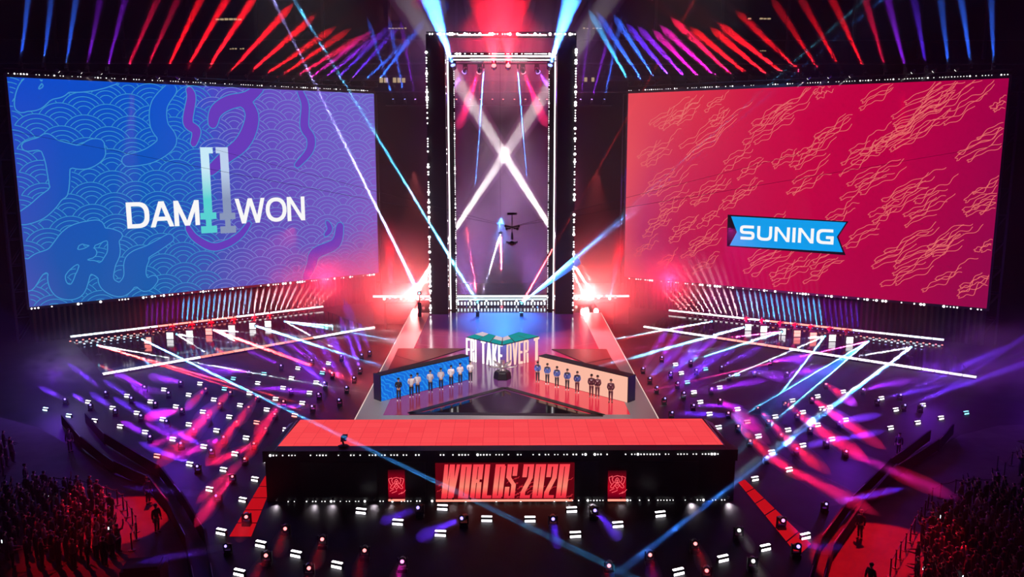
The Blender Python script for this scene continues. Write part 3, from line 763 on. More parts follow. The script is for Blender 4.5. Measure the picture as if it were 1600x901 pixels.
sp('edge_light', MB().bar((-10.02, YB, SZ + .02), (-10.42, 93, SZ + .02), .05).bar((11.12, YB, SZ + .02), (11.52, 93, SZ + .02), .05), glow('edge_glow', (1, .75, .68), .9))
tri = [at_z(789, 606, SZ), at_z(640, 646, SZ), at_z(942, 649, SZ)]
cen = (tri[0] + tri[1] + tri[2]) / 3
tri_in = [p.lerp(cen, .14) for p in tri]
sp('black_glass_inset', MB().prism([(p.x, p.y) for p in (tri_in[0], tri_in[1], tri_in[2])], SZ, SZ + .02), M['glassy'], 'black mirror triangle in the floor')
bd = MB()
for k in range(3):
    p, q = tri[k], tri[(k + 1) % 3]; bd.bar((p.x, p.y, SZ + .02), (q.x, q.y, SZ + .02), .5, .06)
sp('inset_border', bd, M['facet'])
# dark triangular facets behind the two team walls
for pts in (((606, 579), (617, 556), (655, 567)), ((617, 556), (622, 545), (727, 545), (655, 567)), ((970, 582), (955, 560), (915, 568)), ((955, 560), (948, 546), (862, 546), (915, 568))):
    q = [at_z(x, y, SZ) for x, y in pts]; fc = MB(); fc.prism([(p.x, p.y) for p in q][::-1] if (q[1] - q[0]).cross(q[2] - q[0]).z < 0 else [(p.x, p.y) for p in q], SZ, SZ + .03 + .01 * len(pts)); sp('dark_facet', fc, M['facet'])

# fascia signs
def flat_sign(name, label, px0, py0, px1, py1, y, group=None):
    a, c = at_y(px0, py0, y), at_y(px1, py1, y)
    r = thing(name, label, 'sign', ((a.x + c.x) / 2, y, c.z), 0, group)
    return r, (c.x - a.x), (a.z - c.z)
def red_fade(name, top, bot):
    m = bpy.data.materials.new(name); m.use_nodes = True; nt = m.node_tree; nt.nodes.clear()
    o = nt.nodes.new('ShaderNodeOutputMaterial'); e = nt.nodes.new('ShaderNodeEmission'); tc = nt.nodes.new('ShaderNodeTexCoord'); sp_ = nt.nodes.new('ShaderNodeSeparateXYZ')
    r = nt.nodes.new('ShaderNodeValToRGB'); el = r.color_ramp.elements
    el[0].position = 0; el[0].color = (*lin(bot[0]), 1); el[1].position = 1; el[1].color = (*lin(top), 1)
    for p, c in bot[1:]: x = el.new(p); x.color = (*lin(c), 1)
    nt.links.new(tc.outputs['Generated'], sp_.inputs[0]); nt.links.new(sp_.outputs[2], r.inputs[0]); nt.links.new(r.outputs[0], e.inputs[0]); nt.links.new(e.outputs[0], o.inputs['Surface'])
    return m
YS = YF - .475
wsgn, ww, wh = flat_sign('fascia_sign', 'wide red lit WORLDS 2020 sign on the stage front', 680, 724, 897, 780, YS)
part('panel', MB().box((-ww / 2, -.03, 0), (ww / 2, .12, wh)), glow('sign_dark_red', lin((95, 4, 16)), 1, True), wsgn)
sw = Draw(.045)
rr_ = random.Random(3)
for k in range(46):
    x = rr_.choice((rr_.uniform(-ww / 2, -ww / 2 + .8), rr_.uniform(ww / 2 - .5, ww / 2 - .1), rr_.uniform(.3, 1.8), rr_.uniform(-.9, 3)))
    z = rr_.uniform(.1, wh * .6); L_ = rr_.uniform(.2, .7)
    pts = [(x + L_ * t_ / 6, z + .5 * L_ * t_ / 6 + .04 * math.sin(t_ * 1.8 + k)) for t_ in range(7)]
    if pts[-1][0] < ww / 2: sw.stroke(pts, .03)
part('cloud_line_pattern', sw.mb, glow('sign_line', lin((225, 50, 60)), 1), wsgn)
def tall_letters(W, H, x0, sh):     # heavy condensed slanted capitals made of bars
    d = Draw(.05)
    def P(pts, ox): d.poly([(ox + x + sh * z / H, .12 + z) for x, z in pts])
    g = .055 ; Tt = .33
    h = H
    def bar(ox, a, b_, c, e, z0, z1): P([(a, z0), (b_, z0), (e, z1), (c, z1)], ox)   # bottom a-b, top c-e
    x = x0
    def W_(x):
        for k in (0, .50): bar(x, k + .0, k + .42, k - .0, k + .28, 0, h)
        bar(x, .30, .42, .40, .52, .0, h); bar(x, .72, .92, .92, 1.18, 0, h)
        return 1.22
    def O_(x):
        bar(x, 0, .36, 0, .36, 0, h); bar(x, .42, .78, .42, .78, 0, h); bar(x, .30, .48, .30, .48, h - .16, h); bar(x, .30, .48, .30, .48, 0, .16); return .84
    def R_(x):
        bar(x, 0, .36, 0, .36, 0, h); bar(x, .42, .78, .42, .78, h * .56, h); bar(x, .42, .80, .42, .76, 0, h * .48); bar(x, .30, .5, .30, .5, h - .16, h); bar(x, .30, .6, .30, .6, h * .46, h * .56); return .86
    def L_(x):
        bar(x, 0, .36, 0, .36, 0, h); bar(x, .30, .70, .30, .70, 0, .2); return .72
    def D_(x):
        bar(x, 0, .36, 0, .36, 0, h); bar(x, .42, .78, .42, .78, .1, h - .1); bar(x, .30, .70, .30, .70, h - .16, h); bar(x, .30, .70, .30, .70, 0, .16); return .84
    def S_(x):
        bar(x, .0, .38, .0, .38, h * .60, h); bar(x, .46, .80, .46, .80, 0, h * .42); bar(x, .46, .80, .46, .80, h * .66, h); bar(x, .0, .34, .0, .34, 0, h * .34)
        bar(x, .46, .80, .0, .38, h * .40, h * .62); bar(x, .30, .5, .30, .5, h - .16, h); bar(x, .30, .5, .30, .5, 0, .16); return .86
    def T_(x):
        bar(x, .0, .34, .0, .34, h * .62, h); bar(x, .44, .80, .44, .80, h * .58, h); bar(x, 0, .36, .44, .80, h * .18, h * .6); bar(x, 0, .36, 0, .36, 0, h * .2); bar(x, .30, .76, .30, .76, 0, .2); bar(x, .30, .5, .30, .5, h - .16, h); return .86
    adv = []
    for ch, f in (('W', W_), ('O', O_), ('R', R_), ('L', L_), ('D', D_), ('S', S_), (' ', None), ('2', T_), ('0', O_), ('2', T_), ('0', O_)):
        x += .30 if f is None else f(x) + g
    return d, x
d, xe = tall_letters(1, wh - .16, 0, .30)
k = (ww - .62) / (xe + .18)
for v in d.mb.v: v.x = -ww / 2 + .34 + v.x * k
part('lettering', d.mb, red_fade('lettering_red', (255, 62, 74), [(225, 40, 60), (.12, (255, 60, 72)), (.35, (255, 135, 115)), (.7, (255, 90, 92))]), wsgn)
part('base_light', MB().box((-ww / 2 + .02, -.12, -.06), (ww / 2 - .1, .0, .04)), M['peach_line'], wsgn)
EM = [[(240, 235), (290, 225), (300, 205), (320, 275), (330, 225), (410, 200), (490, 225), (500, 275), (510, 205), (530, 225), (575, 240), (572, 270), (550, 350), (520, 395)], [(240, 235), (245, 280), (265, 345), (295, 390)],
      [(408, 245), (375, 280), (365, 330), (320, 370), (275, 430), (272, 450), (300, 470), (330, 460), (365, 400)], [(408, 245), (440, 280), (455, 330), (495, 365), (545, 430), (550, 452), (525, 472), (490, 455), (455, 400)],
      [(365, 350), (400, 358), (455, 350)], [(365, 400), (370, 430), (395, 455), (408, 500), (420, 460), (450, 435), (455, 400), (430, 372), (408, 366), (385, 372), (365, 400)],
      [(385, 400), (408, 410), (435, 400)], [(395, 295), (420, 295), (424, 305), (408, 322), (393, 305), (395, 295)], [(390, 330), (408, 345), (430, 330)], [(300, 265), (310, 300), (330, 340)], [(515, 265), (505, 300), (485, 340)],
      [(255, 530), (300, 505), (350, 480)], [(300, 570), (360, 550), (420, 520)], [(510, 590), (560, 560), (610, 500)], [(450, 600), (500, 580), (540, 545)]]
for px0, lab in ((606, "square red emblem panel on the stage front, blue screen's side"), (950.5, "square red emblem panel on the stage front, red screen's side")):
    r, w_, h_ = flat_sign('emblem_panel', lab, px0, 735 if px0 < 700 else 736, px0 + 27, 780, YS, 'emblem panels on the stage front')
    part('panel', MB().box((-w_ / 2, -.03, 0), (w_ / 2, .12, h_ - .0)), red_fade('emblem_red', (60, 2, 12), [(40, 0, 10), (.15, (120, 0, 25)), (.45, (185, 5, 30)), (.8, (120, 2, 22))]), r)
    d = Draw(.05); k = w_ / 370
    for pl in EM: d.stroke([((x - 408) * k, (690 - z) * k + .12) for x, z in pl], .035)
    part('emblem', d.mb, glow('emblem_line', lin((255, 95, 105)), 1.2), r)
    part('base_light', MB().box((-w_ / 2, -.12, -.06), (w_ / 2, 0, .04)), M['peach_line'], r)
# lamps under the front edge washing the floor
for i, px in enumerate((432, 492, 520, 585, 612, 708, 735, 890, 925, 970, 1080, 1138)):
    p = at_y(px, 785, YF - .5)
    r = thing('downlight', '%s small downlight from the blue screen end under the stage front edge' % nth(i + 1), 'stage light', (p.x, YF - .345, .32), 0, 'downlights under the stage front')
    part('housing', MB().lathe([(-.05, .07), (.06, .07), (.08, .04)], 10, (0, -.15, 0)).box((-.03, -.15, -.02), (.03, .04, .03)), M['fixture'], r)
    part('lens', MB().lathe([(-.06, .05), (-.05, .055)], 10, (0, -.15, 0)), M['white_soft'], r)
    s_ = spot(r, 0, (1, .85, .95), 1.0 if i not in (10, 11) else 2.0, R(44), .8); s_.location = (0, -.2, -.08); s_.rotation_euler = (R(-50), 0, 0)
# red light bands on the floor at both ends of the stage
for pts, lab in ((((437, 727), (424, 727), (358, 838), (392, 838)), "red lit floor band running out from the stage end, blue screen's side"), (((1153, 752), (1163, 748), (1268, 850), (1248, 868)), "red lit floor band running out from the stage end, red screen's side")):
    q = [at_z(x, y, .03) for x, y in pts]
    mb = MB()
    for k in range(6):
        a0, a1 = k / 6 + .008, (k + 1) / 6 - .008
        mb.hexa([*[v - V((0, 0, .03)) for v in (q[0].lerp(q[3], a0), q[1].lerp(q[2], a0), q[1].lerp(q[2], a1), q[0].lerp(q[3], a1))], q[0].lerp(q[3], a0), q[1].lerp(q[2], a0), q[1].lerp(q[2], a1), q[0].lerp(q[3], a1)])
    o = part('floor_light_band', mb, glow('red_band', lin((190, 14, 26)), 1, True)); tag(o, lab, 'light strip', 'red floor bands')

# ---- team walls
def team_wall(label, bot, top_h, thick, face, panel_m, grp):
    p, q = bot
    ux = (q - p).normalized(); nrm = V((ux.y, -ux.x, 0))
    r = thing('display_wall', label, 'screen', (p.x, p.y, SZ), math.atan2(ux.y, ux.x), grp)
    L_ = (q - p).length
    part('cabinet', MB().box((-.06, .02, 0), (L_ + .06, thick, top_h + .06)), M['black'], r)
    o = part('display_panel', MB().face([(0, 0, .02), (L_, 0, .02), (L_, 0, top_h), (0, 0, top_h)]), panel_m, r)
    return r, L_
pb = (at_z(596, 627, SZ), at_z(733, 593, SZ))
m = bpy.data.materials.new('blue_wave_display'); m.use_nodes = True; nt = m.node_tree; nt.nodes.clear()
o_ = nt.nodes.new('ShaderNodeOutputMaterial'); e_ = nt.nodes.new('ShaderNodeEmission'); tc = nt.nodes.new('ShaderNodeTexCoord'); wv = nt.nodes.new('ShaderNodeTexWave'); rp = nt.nodes.new('ShaderNodeValToRGB')
wv.inputs['Scale'].default_value = 1.4; wv.inputs['Distortion'].default_value = 9; wv.inputs['Detail'].default_value = 2; wv.bands_direction = 'DIAGONAL'
rp.color_ramp.elements[0].position = .05; rp.color_ramp.elements[0].color = (*lin((40, 150, 235)), 1); rp.color_ramp.elements[1].position = .3; rp.color_ramp.elements[1].color = (*lin((15, 108, 222)), 1)
nt.links.new(tc.outputs['Object'], wv.inputs[0]); nt.links.new(wv.outputs['Fac'], rp.inputs[0]); nt.links.new(rp.outputs[0], e_.inputs[0]); nt.links.new(e_.outputs[0], o_.inputs['Surface'])
team_wall('low blue lit wall behind the row of white-jacketed players', pb, 1.95, .9, 0, m, 'lit walls behind the players')
pb2 = (at_z(842, 593, SZ), at_z(980, 629, SZ))
team_wall('low pale pink lit wall behind the row of dark-suited players', pb2, 1.95, .9, 0, glow('pink_display', lin((255, 188, 165)), 1.0, True), 'lit walls behind the players')

# ---- letter cube with teal top
cube = thing('letter_cube', 'open cube of tall glowing TAKE OVER letters under a teal tiled top', 'sign', at_z(784, 575, SZ))
CB = V(cube.location)
s4 = .1221
def cpx(x, y): return (700 + x * s4, 500 + y * s4)
YC = CB.y
CH = 2.15
def top_pt(x, y):
    p = at_z(*cpx(x, y), SZ + CH); return p - CB
front, lft, bl_, inn, br_, rgt = [top_pt(*p) for p in ((690, 318), (238, 214), (440, 150), (700, 222), (900, 152), (1165, 206))]
tm = MB(); tl = MB()
def tiles(a, b_, c, d, nu, nv, miss=()):
    for i in range(nu):
        for j in range(nv):
            def Q(u, v): return a.lerp(b_, u).lerp(d.lerp(c, u), v)
            g = .05
            q = [Q((i + g) / nu, (j + g) / nv), Q((i + 1 - g) / nu, (j + g) / nv), Q((i + 1 - g) / nu, (j + 1 - g) / nv), Q((i + g) / nu, (j + 1 - g) / nv)]
            tm.hexa([*[p - V((0, 0, .04)) for p in q], *[p + V((0, 0, .03)) for p in q]], 1 if (i, j) in miss else 0)
    tl.hexa([*[p - V((0, 0, .06)) for p in (a, b_, c, d)], *[p + V((0, 0, .0)) for p in (a, b_, c, d)]])
tiles(front, inn, bl_, lft, 2, 3, ((1, 0), (1, 2)))
tiles(front, rgt, br_, inn, 3, 2, ((0, 1),))
part('top_tile', tm, [glow('teal_tile', lin((22, 148, 150)), 1), glow('pale_tile', lin((215, 195, 205)), 1)], cube)
part('top_frame', tl, M['black'], cube)
def face_letters(polys, xa, ya1, xb, yb1, m):
    """a word standing on an upright plane between two picture points of its foot"""
    pa, pb_ = at_z(*cpx(xa, ya1), SZ) - CB, at_z(*cpx(xb, yb1), SZ) - CB
    ux = pb_ - pa; n_ = V((ux.y, -ux.x, 0)).normalized() * .12
    mb = MB()
    for q in polys:
        f = [pa + ux * p[0] + V((0, 0, .03 + p[1] * (CH - .1))) for p in q]
        mb.hexa([*f, *[p - n_ for p in f]]) if len(q) == 4 else None
    return part('lettering', mb, m, cube)
wl, rl = glow('cube_white', (1, .93, .90), 1.25, True), glow('cube_pink', lin((255, 205, 190)), 1.15, True)
TK, OV = (540, 700), None
face_letters(word('FRI', (.27, .27, .08), .08, .09, .09), 230, 520, 356, 545, wl); face_letters(word('TAKE', (.26, .30, .28, .24), .078, .09, .08), 420, 558, 690, 612, wl)
face_letters(word('OVER', (.27, .29, .24, .27), .078, .09, .08), 758, 590, 1032, 545, rl); face_letters(word('T', (.3,), .11, .10, .05), 1112, 530, 1168, 500, rl)

# ---- trophy
tp = at_z(785, 591, SZ) + V((0, 0, .006))
tr = thing('trophy_pedestal', 'dark faceted pedestal in front of the letter cube', 'pedestal', tp)
part('plinth', MB().lathe([(0, .72), (.06, .74), (.5, .68), (.58, .62)], 6), M['facet'], tr)
part('top_plate', MB().lathe([(.58, .6), (.64, .6)], 6), M['black'], tr)
tro = thing('trophy', 'silver winged trophy cup standing on the dark pedestal', 'trophy', tp + V((0, 0, .646)))
part('cup', MB().lathe([(0, .16), (.05, .18), (.10, .10), (.2, .09), (.28, .17), (.36, .2), (.42, .14), (.5, .10), (.62, .17), (.74, .19), (.80, .16), (.84, .2), (.86, .19)], 16), M['chrome'], tro, True)
for s in (-1, 1):
    part('wing', MB().tube([(0, 0, .3), (.35 * s, 0, .32), (.8 * s, .0, .30), (1.15 * s, 0, .36), (1.2 * s, 0, .5)], [.1, .09, .07, .06, .02], 8), M['chrome'], tro, True)
    part('handle', MB().tube([(.05 * s, 0, .38), (.35 * s, .0, .58), (.62 * s, 0, .75), (.72 * s, 0, .92)], [.09, .12, .08, .02], 8), M['chrome'], tro, True)
    part('foot', MB().tube([(.1 * s, -.1, .25), (.2 * s, -.2, .08), (.22 * s, -.22, .0)], [.06, .05, .03], 8), M['chrome'], tro, True)

# ================================================================ light gate
def gate_x(px, py, y): return at_y(px, py, y).x
YG = 91.8
zo = at_y(780, 53, YG).z
g1 = thing('light_gate', 'tall outer gate of white bulbs with black jambs around the stage end', 'gate', ((gate_x(672, 488, YG) + gate_x(893, 488, YG)) / 2, YG, 0), 0, 'nested light gates')
xl, xr = gate_x(669, 270, YG) - g1.location.x, gate_x(898, 270, YG) - g1.location.x
ZB = SZ + .1
part('jamb', MB().box((xl - .05, .25, SZ + .02), (xl + 2.0, 1.0, zo)), M['black'], g1); part('jamb', MB().box((xr - 2.0, .25, SZ + .02), (xr + .05, 1.0, zo)), M['black'], g1)
part('header', truss(MB(), (xl, .6, zo), (xr, .6, zo), .5, 26), M['black'], g1)
part('bulb_strip', bulbs(105, (xl, .1, ZB), (xl, .1, zo - 1.5), .095, .62, .25), M['white'], g1); part('bulb_strip', bulbs(105, (xr, .1, ZB), (xr, .1, zo - 1.5), .095, .62, .25), M['white'], g1)
hb = bulbs(60, (xl, .1, zo), (xr, .1, zo), .105, .6, .3)
for x0, x1 in ((-4.5, -1.0), (2.0, 5.0)): hb.box((x0, .0, zo - .16), (x1, .1, zo - .06))
part('bulb_strip', hb, M['white'], g1)
YM = 93.4
g2 = thing('light_gate', 'middle gate of white bulbs just inside the black jambs', 'gate', (g1.location.x, YM, 0), 0, 'nested light gates')
xl, xr = gate_x(697.5, 300, YM) - g1.location.x, gate_x(870.5, 300, YM) - g1.location.x
zm = at_y(780, 84, YM).z
for x in (xl, xr): part('post', MB().box((x - .1, .08, SZ), (x + .1, .3, zm)), M['black'], g2)
part('header', MB().box((xl - .1, .08, zm - .15), (xr + .1, .3, zm + .15)), M['black'], g2)
for x in (xl, xr): part('bulb_strip', bulbs(120, (x, 0, ZB), (x, 0, zm - .6), .08, .7, .25), M['white'], g2)
part('bulb_strip', bulbs(70, (xl, 0, zm), (xr, 0, zm), .07, .6), M['white'], g2)
YI = 94.6
g3 = thing('light_gate', 'inner gate of continuous white light tubes at the stage end', 'gate', (g1.location.x, YI, 0), 0, 'nested light gates')
xl, xr = gate_x(702, 300, YI) - g1.location.x, gate_x(866, 300, YI) - g1.location.x
zi, zi2 = at_y(780, 87.5, YI).z, at_y(780, 94, YI).z
for x, s in ((xl, 1), (xr, -1)):
    part('post', MB().box((min(x, x + s * .75), .1, SZ), (max(x, x + s * .75), .35, zi)), M['black'], g3)
    part('light_tube', MB().box((x - .07, 0, ZB), (x + .07, .1, zi)), M['white_soft'], g3)
    part('bulb_strip', bulbs(130, (x + s * .68, 0, ZB), (x + s * .68, 0, zi2), .06, .9, .1), M['white_soft'], g3)
part('header', MB().box((xl, .1, zi2 - .1), (xr, .35, zi + .1)), M['black'], g3)
part('light_tube', MB().box((xl, 0, zi - .1), (xr, .1, zi + .1)), M['white_soft'], g3)
part('light_tube', MB().box((xl + .6, 0, zi2 - .07), (xr - .6, .1, zi2 + .07)).box((-3.4, -.02, zi2 - .13), (3.0, .1, zi2 + .13)), M['white'], g3)
# lamps hanging in the gate's head
for i, (x, y, ex, ey, col, I, hf, L_) in enumerate(((540, 320, 410, -60, BLUE, 42000, 7.0, 26), (598, 322, 530, 430, VIO, 1800, 6, 7), (670, 325, 610, 500, PINK, 2600, 6, 8), (741, 320, 720, 60, RED, 2600, 13, 13), (811, 320, 820, 60, RED, 3600, 13, 13),
                                                 (884, 325, 945, 480, PINK, 2600, 6, 8), (955, 322, 1020, 420, VIO, 1800, 6, 7), (1018, 318, 1140, -60, BLUE, 42000, 7.0, 26))):
    up_ = ey < 100
    p = at_y(540 + x * s2, y * s2, YM - .55 if up_ else YI + 1.3); q = at_y(540 + ex * s2, ey * s2, YM - 7 if up_ else YI + 3.5)
    p.z = zi2 - .318
    moving_head(p, p + (q - p).normalized() * L_, col, I, R(hf), '%s lamp hanging under the gate head from the blue screen side, %s beam' % (nth(i + 1), NAME[col]), 'lamps under the gate head', hang=True, L=L_, scale=1.3, dome=(1.5, 1.5, 1.15))
part('lamp_rail', MB().bar((xl, -.55, zi2 - .25), (xr, -.55, zi2 - .25), .12).bar((xl + .2, -.55, zi2 - .25), (xl + .2, .1, zi2 - .25), .1).bar((xr - .2, -.55, zi2 - .25), (xr - .2, .1, zi2 - .25), .1).bar((xl + .2, .1, zi2 - .25), (xl + .2, .1, zm), .1).bar((xr - .2, .1, zi2 - .25), (xr - .2, .1, zm), .1), M['black'], g2)
part('lamp_rail', MB().bar((xl, 1.3, zi2 - .25), (xr, 1.3, zi2 - .25), .12).bar((xl, 1.3, zi2 - .25), (xl, .2, zi2 - .25), .1).bar((xr, 1.3, zi2 - .25), (xr, .2, zi2 - .25), .1), M['black'], g3)

# ================================================================ rear light bar, fringe of lamps, towers
YR = 103.0
pa, pb_ = at_y(583, 463, YR), at_y(983, 463, YR)
bar_ = thing('light_bar', 'long straight white light bar across the back behind the gate', 'light bar', ((pa.x + pb_.x) / 2, YR, 0))
hx = (pb_.x - pa.x) / 2
bar_m = MB().box((-hx, -.12, pa.z - .1), (hx, 0, pa.z + .12))
part('light_tube', bar_m, M['cool'], bar_)
part('support', MB().box((-hx, 0, 0), (hx, .3, pa.z + .2)), M['black'], bar_)
struct('trim_4', MB().box((-10.4, 93.1, 0), (11.5, 102.9, SZ - .02)), M['pool'])
for i in range(30):
    px = 706 + 150 * i / 29
    p = at_z(px, 478, SZ)
    r = thing('uplight', '%s lamp from the blue screen side in the white fringe behind the gate' % nth(i + 1), 'stage light', (p.x, 97.0, SZ), 0, 'fringe of lamps behind the gate')
    part('housing', MB().box((-.12, -.12, 0), (.12, .12, .5)).box((-.09, -.16, .5), (.09, .1, .62)), M['fixture'], r)
    part('lens', MB().box((-.09, -.18, .2), (.09, -.12, .55)), M['cool'], r)
    add('light_beam', beam_mesh(2.2, .1, .32, M['haze']), r, (0, -.2, .45), (R(115), 0, 0))
    s_ = spot(r, 0, (.25, .55, 1) if i % 2 else (.8, .92, 1), 260, R(9), .6); s_.location = (0, -.2, .45); s_.rotation_euler = (R(72), 0, 0)
for i, px in enumerate((715, 735, 760, 783, 807, 832, 850)):
    p = at_y(px, 469, 99)
    r = thing('round_blinder', '%s round lamp from the blue screen side above the fringe of lamps' % nth(i + 1), 'stage light', (p.x, 99, SZ), 0, 'round lamps above the fringe')
    part('stand', MB().bar((0, 0, 0), (0, 0, p.z - SZ), .08).box((-.2, -.2, 0), (.2, .2, .06)), M['fixture'], r)
    h = add('head', head_me, r, (0, 0, p.z - SZ), (R(90), 0, 0)); add('lens', lens_me(WHT), h)
def tower(px, side, lab, beams):
    p = at_z(px, 492, 0); p.y = 100
    p = at_y(px, 470, 100); p.z = 0
    r = thing('lamp_tower', lab, 'stage light', p, 0, 'lamp towers beside the gate')
    part('frame', truss(MB(), (-2.6, 0, 3.6), (2.6, 0, 3.6), .5, 10).bar((-2.4, 0, 0), (-2.4, 0, 3.4), .25).bar((2.4, 0, 0), (2.4, 0, 3.4), .25), M['black'], r)
    for k in range(8):
        x = -2.4 + 4.8 * k / 7
        col = RED if k % 2 else WHT
        h = add('head', head_me, r, (x, -.35, 3.9 + .12 * (k % 3)), (R(80), 0, 0)); h.scale = (1.3, 1.3, 1.3); add('lens', lens_me(col), h)
    for (ex, ey, col, I, hf, L_, dx) in beams:
        src = V((p.x + dx, p.y - .6, 4.2)); q = at_y(ex, ey, 98)
        d = q - src
        add('light_beam', beam_mesh(L_, .2, .2 + L_ * math.tan(R(hf)) * 1.25, M['haze'], 16), r, src - p, d.to_track_quat('Z', 'Y').to_euler())
        s_ = spot(r, 0, col, I * K_WHITE, R(hf)); s_.location = src - p; s_.rotation_euler = (-d).to_track_quat('Z', 'Y').to_euler()
    for dx, E_ in ((-1.6, 1), (0, 1), (1.6, 1)):
        l = bpy.data.lights.new('fill_light', 'POINT'); l.color = (1, .04, .04); l.energy = 2600 * E_; l.shadow_soft_size = .3  # bare point lamps added to make the tower haze glow red
        o = bpy.data.objects.new('fill_light', l); COL.objects.link(o); o.parent = r; o.location = (dx, -1.2, 4.4)
    l = bpy.data.lights.new('fill_light', 'POINT'); l.color = (1, .75, .7); l.energy = 900; l.shadow_soft_size = .3  # one more added point lamp, paler, for the same glow
    o = bpy.data.objects.new('fill_light', l); COL.objects.link(o); o.parent = r; o.location = (1.2 * side, -1.4, 4.4)
tower(632, 1, 'lamp tower with red and white lamps beside the gate, blue screen side', ((840, 165, WHT, 70000, 1.8, 62, .8), (690, 380, WHT, 5000, 2.2, 9, 1.6), (610, 420, RED, 2500, 6, 5, -1.5), (700, 420, WHT, 3500, 2.2, 7, 0)))
tower(930, -1, 'lamp tower with red and white lamps beside the gate, red screen side', ((634, 0, WHT, 52000, 1.8, 66, -.2), (898, 395, WHT, 5000, 2.2, 9, .4), (960, 430, RED, 2500, 6, 5, 1.8), (893, 420, WHT, 3500, 2.2, 8, -1.4)))

# ================================================================ ground light strips, reflecting floors, waterfall lamps, drums
def ground_strip(pa, pb_, lab, grp, z, cols):
    a, c = at_z(*pa, 0), at_z(*pb_, 0); d = (c - a); L_ = d.length
    r = thing('floor_light_strip', lab, 'light strip', a, math.atan2(d.y, d.x), grp)
    part('housing', MB().box((0, -.18, 0), (L_, .18, z)), M['black'], r)
    n_ = int(L_ / 1.2); groups = {}
    for k in range(n_):
        f = (k + .5) / n_
        key = next(cname for lim, cname in cols if f <= lim)
        groups.setdefault(key, MB()).box((L_ * k / n_ + .04, -.16, z), (L_ * (k + 1) / n_ - .04, .1, z + .04)).box((L_ * k / n_ + .04, -.2, z - .12), (L_ * (k + 1) / n_ - .04, -.18, z))
    for key, mb in groups.items(): part('light_tube', mb, M[key], r)
ground_strip((110, 531), (505, 483), "light strip along the foot of the drape under the blue screen", 'floor light strips', .45, ((.18, 'cool'), (.3, 'white_soft'), (.62, 'red_line'), (1, 'white_soft')))
ground_strip((160, 588), (585, 514), "light strip along the outer edge of the blue side's mirror floor", 'floor light strips', .3, ((.3, 'white_soft'), (.42, 'peach_line'), (.6, 'red_line'), (.72, 'peach_line'), (1, 'white_soft')))
ground_strip((1045, 489), (1475, 536), "light strip along the foot of the drape under the red screen", 'floor light strips', .45, ((.4, 'white_soft'), (.72, 'red_line'), (.86, 'white_soft'), (1, 'cool')))
ground_strip((1006, 513), (1526, 593), "light strip along the outer edge of the red side's mirror floor", 'floor light strips', .3, ((.28, 'white_soft'), (.5, 'red_line'), (1, 'white_soft')))
for pts, lab in ((((112, 531), (505, 484), (584, 514), (162, 587)), 'black mirror floor between the light strips under the blue screen'), (((1046, 490), (1474, 536), (1525, 592), (1008, 513)), 'black mirror floor between the light strips under the red screen')):
    q = [at_z(x, y, 0) for x, y in pts]
    q2 = [(p.x, p.y) for p in q]
    area = sum(q2[i][0] * q2[(i + 1) % 4][1] - q2[(i + 1) % 4][0] * q2[i][1] for i in range(4))
    o = part('mirror_floor', MB().prism(q2 if area > 0 else q2[::-1], 0, .03), M['pool']); tag(o, lab, 'floor', 'mirror floors under the screens')
def waterfall(x0, y0, x1, y1, n, side, colf, leanf, bl, nrm):
    for i in range(n):
        f = i / (n - 1)
        p = at_z(x0 + (x1 - x0) * f, y0 + (y1 - y0) * f + 5, .05) 
        col, k = colf(f)
        lx = leanf(f)
        q = on_plane(x0 + (x1 - x0) * f + lx[0], y0 + (y1 - y0) * f - lx[1], p - nrm * .25, nrm)
        r = thing('uplight', '%s upright beam lamp from the outer end at the foot of the %s screen' % (nth(i + 1), side), 'stage light', p, 0, 'beam lamps at the foot of the %s screen' % side)
        d = q - p; e = d.to_track_quat('Z', 'Y').to_euler()
        part('base', MB().box((-.14, -.14, -.05), (.14, .14, .12)), M['fixture'], r)
        h = add('head', head_me, r, (0, 0, .3), e); h.scale = (.6, .6, .6); add('lens', lens_me(col), h)
        if k > .02:
            L_ = d.length
            o = add('light_beam', beam_mesh(L_, .1, .1 + L_ * math.tan(R(2.0)) * 1.2, M['haze'], 10), r, V((0, 0, .3)) + d.normalized() * .26, e)
            s_ = spot(r, 0, col, 620 * k * K_FALL, R(2.6), .6); s_.location = V((0, 0, .3)) + d.normalized() * .24; s_.rotation_euler = (-d).to_track_quat('Z', 'Y').to_euler()
LB, PW = (.25, .55, 1), (1, .62, .72)
def colL(f):
    if f < .2: return PURP, .18
    if f < .42: return CYAN, 1.0
    if f < .62: return LB, 1.0
    if f < .84: return PW, 1.2
    return (1, .25, .25), 1.4
def leanL(f): return (3 + 5 * f + 40 * max(0, f - .6) ** 1.2 * 2.2, 38 + 4 * f - 40 * max(0, f - .8))
waterfall(228, 517, 490, 485, 34, 'blue', colL, leanL, LBL, LN)
def colR(f):
    if f < .2: return VIO, .25
    if f < .55: return CYAN, 1.1
    if f < .68: return LB, 1.1
    if f < .88: return PW, 1.2
    return (1, .3, .3), 1.4
def leanR(f): return (-(5 + 6 * f + 40 * max(0, f - .6) ** 1.2 * 2.2), 42 + 2 * f - 42 * max(0, f - .8))
waterfall(1342, 521, 1074, 491, 34, 'red', colR, leanR, RBL, RN)
